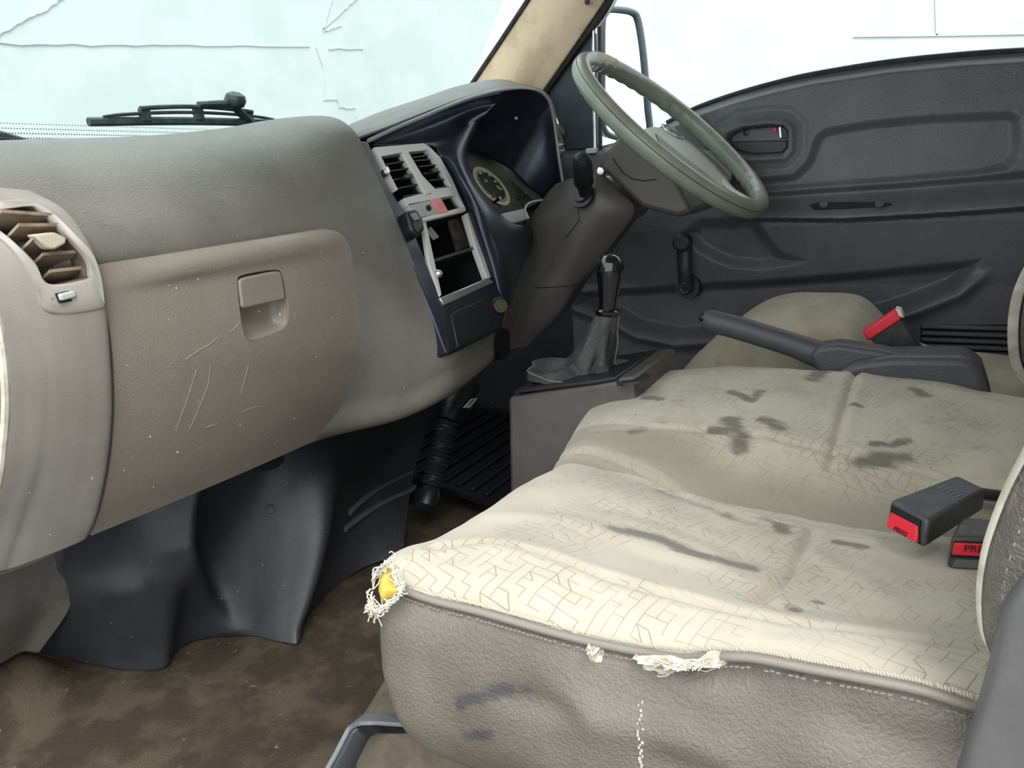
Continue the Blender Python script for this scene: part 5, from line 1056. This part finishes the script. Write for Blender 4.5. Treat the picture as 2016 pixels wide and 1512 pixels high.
for pts, rad in (([(0.3303,0.255,0.352),(0.3395,0.2311,0.352),(0.3419,0.2072,0.352),(0.3331,0.1847,0.352),(0.332,0.1605,0.352),(0.3339,0.1424,0.352),(0.3358,0.1247,0.352)], .009), ([(0.3362,0.2413,0.355),(0.3409,0.217,0.355),(0.3356,0.1903,0.355)], .011),
                 ([(0.6478,0.2157,0.36),(0.6237,0.2012,0.36),(0.592,0.1917,0.36)], .0135), ([(0.5983,0.3319,0.375),(0.605,0.3173,0.375)], .008), ([(0.5911,0.0547,0.385),(0.598,0.0332,0.385),(0.6088,0.0106,0.385)], .012),
                 ([(0.6268,0.0456,0.385),(0.6334,0.0246,0.385),(0.6496,0.0093,0.385)], .006), ([(0.6567,0.1748,0.389),(0.6509,0.1644,0.389),(0.6367,0.1545,0.389)], .012), ([(0.62,0.2307,0.387),(0.6206,0.2147,0.387)], .009), ([(0.8301,0.1397,0.39),(0.8729,0.1354,0.39)], .013),
                 ([(0.8333,0.0086,0.385),(0.8163,-0.0051,0.385)], .010), ([(0.7461,0.0781,0.39),(0.7408,0.0715,0.39)], .006), ([(0.4612,0.1386,0.344),(0.4563,0.1233,0.344),(0.4328,0.1119,0.344)], .010), ([(0.4305,0.0618,0.344),(0.4257,0.0388,0.344)], .006),
                 ([(0.2701,0.0809,0.35),(0.2685,0.0752,0.35)], .005), ([(0.2874,0.0643,0.35),(0.2862,0.0614,0.35)], .004), ([(0.7584,0.1975,0.388),(0.718,0.2032,0.388),(0.7475,0.2375,0.388)], .008), ([(0.7229,0.3575,0.385),(0.7087,0.3297,0.385)], .008),
                 ([(0.4353,0.1451,0.36),(0.4684,0.2529,0.36)], .012), ([(0.5599,-0.0283,0.36),(0.5479,-0.0731,0.36)], .010)):
    k = .62 if rad in (.012, ) and pts[0][2] < .361 else 1.0
    S_ = np.maximum(S_, blob(pts, rad * 1.25, 0) * k)
# darker tone along the bench join and valley wall, noise-varied beyond
gr = np.exp(-((dist2((seams[2] + seams[3][:1]) * .5 if False else seams[2]) - .045) / .045) ** 2) * ((G[..., 0] > .50) & (G[..., 0] < .615))
nzv = np.array([[noise.noise((G[i, j, 0] * 12, G[i, j, 1] * 12, 5)) for j in range(NU)] for i in range(NV)])
DRK = np.clip(gr * 1.0 + .22 * nzv * (G[..., 0] > .3) + .10, 0, 1) * .85
S_ = np.maximum(S_, (.26 + .24 * nzv) * (G[..., 0] > .62))
m = M(); m.grid(G); cc = build('cushion_cover', m, FABRIC, bench, angle=80, stain=S_.reshape(-1)); at_ = cc.data.attributes.new('darken', 'FLOAT', 'POINT'); at_.data.foreach_set('value', DRK.reshape(-1).astype(np.float32)); seatb = bvh_of(m)

# vinyl side with its piping
pp = V3([(0.15,0.3735,0.3716),(0.15,0.3425,0.3685),(0.15,0.298,0.3686),(0.15,0.2303,0.3664),(0.15,0.1889,0.3671),(0.15,0.1392,0.3709),(0.15,0.1142,0.3782),(0.15,0.0872,0.3849),(0.15,0.0492,0.3871),(0.15,-0.0082,0.39),(0.15,-0.0424,0.3872)])
pp = np.vstack([[(.30, .425, .352), (.20, .418, .362), (.160, .398, .372)], pp, [(.15, -.12, .386), (.15, -.2, .384)]])
pth = arc(pp, 160)
ext = np.array([(-.004, .0, 0)] * 160)
def side_row(dz, out, wav=0):
    q = pth.copy(); q[:, 2] += dz
    nrm = np.cross(np.gradient(pth, axis=0), (0, 0, 1)); nrm /= np.linalg.norm(nrm, axis=1)[:, None]
    sgn = -1 if np.mean(nrm[60:, 0]) > 0 else 1
    return q + nrm * sgn * out
bz = np.interp(pth[:, 1], [-.2, -.05, .15, .37, .43], [.15, .17, .185, .197, .2])
rws = [side_row(-.001, -.004)]
for s, o in ((.08, .004), (.2, .010), (.35, .014), (.5, .015), (.65, .013), (.8, .008), (.92, .000), (1.0, -.010)):
    q = side_row(0, o); q[:, 2] = pth[:, 2] + (bz - pth[:, 2]) * s; rws.append(q)
Gs = np.stack([cr(np.array(rws)[:, j], 60) for j in range(160)], 1)
for i in range(60):
    for j in range(160):
        p = Gs[i, j]; s = i / 59
        w = .006 * noise.noise((p[1] * 9, p[2] * 14, 3.3)) + .003 * noise.noise((p[1] * 22, p[2] * 26, 1.3))
        Gs[i, j, 0] += w * math.sin(math.pi * s) ** .7
crease = [(V3([(0.14,0.1327,0.3667),(0.14,0.1049,0.3656),(0.14,0.0723,0.3792),(0.14,0.036,0.3862)]), -.007, .012), (V3([(0.14,0.2075,0.3104),(0.14,0.1556,0.3142),(0.14,0.1046,0.3148)]), .006, .016), (V3([(0.14,0.0783,0.3561),(0.14,0.032,0.3596),(0.14,-0.0108,0.352)]), -.006, .018), (V3([(0.14,0.2742,0.3032),(0.14,0.2161,0.3076)]), -.004, .012)]
for q, dp, w in crease:
    d = np.full(Gs.shape[:2], 1e9)
    for a, b in zip(q[:-1, 1:], q[1:, 1:]):
        e = b - a; t = np.clip(((Gs[..., 1] - a[0]) * e[0] + (Gs[..., 2] - a[1]) * e[1]) / (e @ e), 0, 1)
        d = np.minimum(d, np.hypot(Gs[..., 1] - a[0] - e[0] * t, Gs[..., 2] - a[1] - e[1] * t))
    Gs[..., 0] -= dp * np.exp(-(d / w) ** 2)
SV = np.zeros(Gs.shape[:2])
for pts, rad in (([(0.135,0.3189,0.2841),(0.135,0.3079,0.2944),(0.135,0.2902,0.3028),(0.135,0.2708,0.3116)], .0068), ([(0.135,0.2592,0.3133),(0.135,0.2542,0.3148)], .004), ([(0.135,0.3198,0.2496),(0.135,0.3065,0.2572),(0.135,0.291,0.2661)], .0062)):
    q = V3(pts)[:, 1:]; d = np.full(Gs.shape[:2], 1e9)
    for a, b in zip(q[:-1], q[1:]):
        e = b - a; t = np.clip(((Gs[..., 1] - a[0]) * e[0] + (Gs[..., 2] - a[1]) * e[1]) / (e @ e), 0, 1)
        d = np.minimum(d, np.hypot(Gs[..., 1] - a[0] - e[0] * t, Gs[..., 2] - a[1] - e[1] * t))
    SV = np.maximum(SV, np.clip(1.25 - .75 * d / rad, 0, 1))
m = M(); m.grid(Gs); build('side_panel', m, VINYL, bench, angle=80, stain=SV.reshape(-1), solid=.0); sideb = bvh_of(m)
m = M(); q = pth + np.array((-.002, .0, .0)); m.tube(q[14:], .0034, 10); build('piping', m, PIPING, bench)
m = M(); rs = random.Random(3)
q = arc(pp[3:-1], 260); m2 = M()
for k in range(260):
    p = q[k]; tg = q[min(k + 1, 259)] - q[max(k - 1, 0)]; tg /= np.linalg.norm(tg); w = np.cross(tg, (1, 0, 0)); jit = rs.gauss(0, .00025)
    if rs.random() < .88: m.box(p + (.0018, 0, .0040 + jit), (.0005, .00055, .0012), [V3((1, 0, 0)), tg + w * .5, w - tg * .5])
    if k % 2 == 0 and rs.random() < .8: m2.box(p + (-.0042, 0, -.0062 + jit), (.0005, .0013, .0004), [V3((1, 0, 0)), tg, w])
build('stitching', m, mat('seat_stitch', (196, 190, 176), .9), bench, kind='stuff')
build('side_stitching', m2, mat('vinyl_stitch', (140, 132, 122), .8), bench, kind='stuff')
def ragged(name, outline, material, lift, fibres, seed, label=None):
    rs = random.Random(seed); o = closed_curve(outline, 70); c0 = o.mean(0)
    def on_side(p, l):
        h = sideb.ray_cast(Vector((-.2, p[1], p[2])), Vector((1, 0, 0)))
        return (V3(h[0]) if h[0] is not None else V3(p)) + (-l, 0, 0)
    rows = []
    for s in (1.0, .93, .8, .55, .25):
        rows.append([on_side(c0 + (p - c0) * (s * (1 + (.07 * rs.uniform(-1, 1) if s == 1.0 else 0))), lift * (0.1 if s == 1 else 1) + .0008 * rs.random()) for p in o])
    rows = np.array(rows); m = M(); m.grid(rows, cu=True); m.add(rows[-1], [tuple(range(70))])
    t = build(name, m, material, bench, label=label, angle=80)
    mm = M()
    for k in range(fibres):
        a = c0 + (o[rs.randrange(70)] - c0) * rs.uniform(.2, 1.0); b = c0 + (o[rs.randrange(70)] - c0) * rs.uniform(.3, 1.04)
        b = a + (b - a) * min(1, .020 / (np.linalg.norm(b - a) + 1e-6)); mid = (a + b) / 2 + (0, rs.uniform(-.004, .004), rs.uniform(-.004, .004))
        mm.tube([on_side(p, lift + .0008 + .0016 * rs.random()) for p in cr([a, mid, b], 6)], .00045, 4)
    if fibres: build('loose_threads', mm, THREAD, t, kind='stuff')
    return t
ragged('tear', [(0.137,0.2063,0.3613),(0.137,0.2038,0.3646),(0.137,0.1993,0.3734),(0.137,0.1972,0.3672),(0.137,0.1941,0.3655),(0.137,0.1937,0.3554),(0.137,0.1971,0.3518),(0.137,0.2043,0.3532)], TEAR, .0012, 6, 1, 'small pale tear in the vinyl')
ragged('tear', [(0.137,0.1642,0.3704),(0.137,0.1552,0.3754),(0.137,0.1388,0.3799),(0.137,0.1299,0.3799),(0.137,0.1205,0.3825),(0.137,0.115,0.384),(0.137,0.1136,0.3895),(0.137,0.1063,0.3927),(0.137,0.1055,0.3828),(0.137,0.1028,0.3758),(0.137,0.1089,0.3677),(0.137,0.113,0.372),(0.137,0.1212,0.3712),(0.137,0.13,0.3671),(0.137,0.139,0.3587),(0.137,0.1482,0.3552),(0.137,0.1537,0.3569),(0.137,0.1626,0.3584)], TEAR, .0016, 46, 2, 'wide frayed tear below the piping')
m = M(); rs = random.Random(8)
for k in range(26):
    p = (0.137,0.164,0.3344); y = p[1] - .004 + rs.gauss(0, .0012); z = p[2] - .072 * k / 26
    h = sideb.ray_cast(Vector((-.2, y, z)), Vector((1, 0, 0)))
    if h[0] is not None: m.box(V3(h[0]) + (-.0003, 0, 0), (.0004, rs.uniform(.0004, .001), rs.uniform(.0004, .0012)))
build('paint_spatter', m, THREAD, bench, kind='stuff')
# torn corner: foam showing, frayed threads
fo = [(0.134,0.3811,0.3957),(0.134,0.3777,0.3936),(0.134,0.376,0.3864),(0.134,0.3699,0.3849),(0.134,0.3679,0.3807),(0.134,0.3724,0.3745),(0.134,0.3806,0.3688),(0.134,0.3869,0.3659),(0.134,0.3894,0.3711),(0.134,0.3901,0.3777),(0.134,0.3865,0.388)]
fc = np.mean(V3(fo), 0)
rows = [[fc + (p - fc) * s + np.array((-.005 * (1 - s * s), .0, 0)) for p in closed_curve(fo, 40)] for s in (1.08, 1.0, .75, .45, .15)]
rows = np.array(rows); rows[0] += (.005, 0, 0)
m = M(); m.grid(rows, cu=True); m.add(rows[-1], [tuple(range(40))]); build('foam_patch', m, FOAM, bench, label='yellow foam showing at the torn corner', angle=80)
m = M(); rs = random.Random(11)
o2 = closed_curve([(0.137,0.3832,0.3975),(0.137,0.3763,0.4055),(0.137,0.3686,0.4079),(0.137,0.3656,0.3992),(0.137,0.3629,0.3877),(0.137,0.3626,0.3821),(0.137,0.3698,0.3748),(0.137,0.3783,0.3671),(0.137,0.388,0.3596),(0.137,0.3945,0.3595),(0.137,0.3955,0.3681),(0.137,0.3915,0.3844)], 60)
for k in range(170):
    i = rs.randrange(60); p = o2[i]; j = (i + rs.choice((2, 3, 4))) % 60
    a = p + np.array((rs.uniform(-.010, -.002), rs.gauss(0, .0012), rs.gauss(0, .0012))); b = o2[j] + np.array((rs.uniform(-.010, -.002), rs.gauss(0, .0016), rs.gauss(0, .0016)))
    m.tube(cr([a, (a + b) / 2 + np.array((-.002, rs.gauss(0, .002), rs.gauss(0, .002))), b], 6), .00055, 4)
for k in range(40):
    i = rs.choice((46, 47, 48, 49, 50)); a = o2[i] + np.array((-.004, .001, 0)); b = V3((0.137,0.3978,0.3523)) + np.array((rs.gauss(-.004, .003), rs.gauss(0, .003), rs.gauss(0, .004)))
    m.tube(cr([a, (a + b) / 2 + np.array((-.003, rs.gauss(0, .004), rs.gauss(0, .003))), b], 6), .00055, 4)
m.tube(cr([(0.137,0.3979,0.3513),(0.137,0.3961,0.3483),(0.137,0.4012,0.3441),(0.137,0.4024,0.3398)], 10), .0010, 5)
m.tube(cr([(0.16,0.3962,0.3968),(0.16,0.3927,0.3984),(0.16,0.3889,0.3943),(0.16,0.3907,0.3891)], 10), .0005, 4)
build('frayed_threads', m, THREAD, bench, kind='stuff')

# backrest of the bench, side bolster and recliner cover
eb = V3([(0.14,-0.0583,0.5744),(0.14,-0.0523,0.5604),(0.14,-0.0484,0.5468),(0.14,-0.0431,0.5292),(0.14,-0.039,0.5106),(0.14,-0.036,0.4916),(0.14,-0.0351,0.4705),(0.14,-0.0367,0.4504),(0.14,-0.0394,0.4383),(0.14,-0.0435,0.429)])
eb = np.vstack([[(.14, -.20, .97), (.14, -.13, .80)], eb]); fe = arc(eb, 70)[:]
m = M(); m.grid(np.stack([fe + (.60, -.09, .0), fe + (.12, -.085, 0), fe + (.045, -.035, 0), fe + (.015, -.007, 0), fe + (.003, .0, 0), fe + (-.004, -.0035, 0)], 1)); build('backrest_face', m, CREAM, bench, solid=.003, angle=70)
m = M(); m.grid(np.stack([cr([fe[i] + (-.003, -.002, 0), fe[i] + (-.014, -.012, .0), fe[i] + (-.022, -.035, .0), fe[i] + (-.018, -.08, .01), fe[i] + (-.005, -.14, .02)], 20) for i in range(70)], 0)); build('backrest_bolster', m, VINYLDARK, bench, solid=.003, angle=80)
m = M()
for k in range(44):
    p = cr(fe, 1, t=[(len(fe) - 1) * (.45 + .55 * k / 43)])[0]; m.box(p + (-.0135, -.010, 0), (.0006, .0006, .0017))
build('stitching', m, CREAM, bench, kind='stuff')
m = M(); m.hexa([(.17, -.17, .34), (.95, -.17, .34), (.95, -.34, .30), (.17, -.34, .30)], [(.17, -.25, .99), (.95, -.25, .99), (.95, -.37, .99), (.17, -.37, .99)]); build('backrest_core', m, FABRIC2, bench, bevel=.03, seg=3)
rc_ = [(0.112,-0.0556,0.4984),(0.112,-0.0514,0.4886),(0.112,-0.0469,0.4772),(0.112,-0.0443,0.4667),(0.112,-0.0429,0.452),(0.112,-0.0418,0.4334),(0.112,-0.039,0.4105),(0.112,-0.0352,0.3848),(0.112,-0.0314,0.3547),(0.112,-0.0844,0.3757),(0.112,-0.0715,0.5017)]
m = M(); m.prism(rc_, (.02, 0, 0)); build('recliner_cover', m, RECLINE, bench, bevel=.006, seg=4)

# ------------------------------------------------------------------ buckles
def buckle(label, tl, tr, br, bl, drop_v, loc, name='seat_belt_buckle'):
    """tl, tr: front top edge; bl, br: rear top edge (4 top corners), drop_v: down vector"""
    t = thing(name, label, 'buckle', loc, 'seat belt buckles')
    a, b, c, d = (V3(p) for p in (tl, tr, br, bl)); dv = V3(drop_v)
    m = M(); m.hexa([a, b, c, d], [a + dv, b + dv, c + dv * .8, d + dv * .8]); shellb = build('buckle_shell', m, BUCKLE, t, bevel=.004, seg=3)
    return t, a, b, c, d, dv, shellb
t, a, b, c, d, dv, sb = buckle('large black buckle lying in the bench join, red button face down', (0.4264,0.0189,0.392), (0.3936,-0.0133,0.392), (0.4823,-0.0605,0.392), (0.5111,-0.0363,0.392), (-.004, .002, -.027), (0.5078,-0.0243,0.35))
fn = np.cross(b - a, dv); fn /= np.linalg.norm(fn); fn = fn if fn @ ((a + b) / 2 - (c + d) / 2) > 0 else -fn
F = lambda u, v, o=0: a + (b - a) * u + dv * v + fn * o
m = M(); m.prism([F(.08, .14, .0), F(.84, .14), F(.84, .42), F(.90, .90), F(.10, .90)], fn * .0012); build('button_slot', m, VOID, t)
m = M(); m.hexa([F(.09, .34, .0012), F(.80, .34, .0012), F(.88, .88, .0045), F(.10, .88, .0045)], [F(.09, .34, -.004), F(.80, .34, -.004), F(.88, .88, -.004), F(.10, .88, -.004)]); bt = build('release_button', m, RED, t, bevel=.0012)
def letters(parent, text, o, u, v, size, material, name='lettering', ext=.0002):
    cu = bpy.data.curves.new(name, 'FONT'); cu.body = text; cu.size = size; cu.extrude = ext; cu.align_x = 'CENTER'; cu.align_y = 'CENTER'
    u = V3(u) / np.linalg.norm(u); v = V3(v) - u * np.dot(u, v); v /= np.linalg.norm(v); w = np.cross(u, v)
    tmp = bpy.data.objects.new(name, cu); COL.objects.link(tmp); bpy.context.view_layer.update()
    me = bpy.data.meshes.new_from_object(tmp.evaluated_get(bpy.context.evaluated_depsgraph_get())); bpy.data.objects.remove(tmp)
    ob = bpy.data.objects.new(name, me); COL.objects.link(ob); me.materials.append(material)
    base = WL[parent.name]
    mw = Matrix([[u[i], v[i], w[i], o[i] - base[i]] for i in range(3)] + [[0, 0, 0, 1]])
    me.transform(mw); ob.parent = parent; WL[ob.name] = base
    return ob
letters(bt, 'PRESS', F(.48, .78, .0048) , F(.88, .88, 0) - F(.10, .88, 0), F(.5, .34, .0) - F(.5, .9, .004), .0062, INK)
tc_ = (a + b + c + d) / 4; un = np.cross(b - a, d - a); un /= np.linalg.norm(un); un = un if un[2] > 0 else -un
eu, ev = (b - a) / np.linalg.norm(b - a), (d - a) / np.linalg.norm(d - a); mk = tc_ + (d - a) * .12
for k in range(5):
    o_ = mk + eu * (k - 2) * .0052
    m = M(); m.box(o_, (.0017, .0042, .0005), [eu, ev, un]); build('embossed_mark', m, mat('buckle_emboss', (84, 85, 88), .4), t, bevel=.0003)
m = M(); m.tube([(c + d) / 2 + dv * .4, (c + d) / 2 + dv * .5 + (.03, -.05, -.01)], [.012, .012], 8, flat=.4); build('stalk', m, RUBBER, t)

t, a, b, c, d, dv, sb = buckle('small black buckle half hidden by the backrest, red button lettered PRESS', (0.3896,-0.0306,0.38), (0.3999,-0.068,0.38), (0.4339,-0.0764,0.385), (0.4265,-0.0389,0.385), (-.002, .002, -.030), (0.4171,-0.0518,0.35))
fn = np.cross(b - a, dv); fn /= np.linalg.norm(fn); fn = fn if fn @ ((a + b) / 2 - (c + d) / 2) > 0 else -fn
F = lambda u, v, o=0: a + (b - a) * u + dv * v + fn * o
m = M(); m.prism([F(.06, .10), F(.95, .10), F(.95, .60), F(.06, .60)], fn * .0008); build('button_slot', m, VOID, t)
m = M(); m.hexa([F(.07, .14, .0030), F(.94, .14, .0030), F(.94, .50, .0040), F(.07, .52, .0012)], [F(.07, .14, -.003), F(.94, .14, -.003), F(.94, .50, -.003), F(.07, .52, -.003)]); bt = build('release_button', m, RED, t, bevel=.0008)
letters(bt, 'PRESS', F(.56, .27, .0042), b - a, -dv, .0095, INK)
m = M(); m.prism([F(.16, .66), F(.95, .66), F(.95, .90), F(.12, .90)], fn * .0010); build('tongue_slot', m, mat('slot_grey', (96, 97, 98), .5), t)

t, a, b, c, d, dv, sb = buckle('upright black driver buckle with a red top behind the handbrake', (0.985,0.082,0.4318), (0.985,0.0396,0.4644), (1.0,0.0015,0.405), (0.985,0.057,0.3959), (.028, .0, .0), (1.0,0.0317,0.4036))
m = M(); m.hexa([a + (-.002, .006, .003), b + (-.002, .003, .007), b + (-.002, -.006, -.008), a + (-.002, -.003, -.012)], [a + (.026, .006, .003), b + (.026, .003, .007), b + (.026, -.006, -.008), a + (.026, -.003, -.012)]); build('release_button', m, RED, t, bevel=.003)
m = M(); m.hexa([b + (-.003, .004, .008), b + (-.003, -.004, .006), b + (-.003, -.009, -.006), b + (-.003, -.002, -.004)], [b + (.027, .004, .008), b + (.027, -.004, .006), b + (.027, -.009, -.006), b + (.027, -.002, -.004)]); build('button_edge', m, CREAM, t, bevel=.001)

# ------------------------------------------------------------------ under the bench
ris = thing('seat_riser', 'brown carpeted riser box under the passenger bench', 'seat base', (.5, .2, 0))
ft = V3([(0.36,0.6136,0.0677),(0.3,0.6024,0.0542)])
fl = V3((0.215,0.5179,0.1447)); fr_ = V3((0.3,0.5408,0.136)); fr2 = fl + (fr_ - fl) * 3.0; fr2[2] = fl[2]
m = M(); m.hexa([fl + (-.02, .03, -.2), fr2 + (0, .03, -.2), (.95, -.2, -.02), (.16, -.2, -.02)], [fl, fr2, (.95, -.2, fl[2] + .02), (.185, -.2, fl[2] + .02)])
build('riser_box', m, RISER, ris, bevel=.012, seg=3)
br_ = thing('seat_bracket', 'grey-blue steel seat bracket at the front of the riser', 'bracket', (.25, .5, .0))
q = np.array([(0.15,0.5076,0.1269),(0.17,0.5034,0.1434),(0.19,0.5,0.1605),(0.2,0.496,0.16),(0.21,0.4854,0.1566),(0.22,0.4525,0.1575)])
pth2 = lin_arc(q, 30)
m = M(); m.shell(np.stack([pth2 + (-.008, 0, .006), pth2 + (.010, 0, .004)], 1), (0.0, -.004, -.004)); build('bracket_flange', m, STEEL, br_, bevel=.001)
m = M(); m.shell(np.stack([pth2 + (-.004, -.004, .0), pth2 + (.004, -.012, -.014)], 1), (.003, -.003, 0)); build('bracket_web', m, RUBBER, br_)
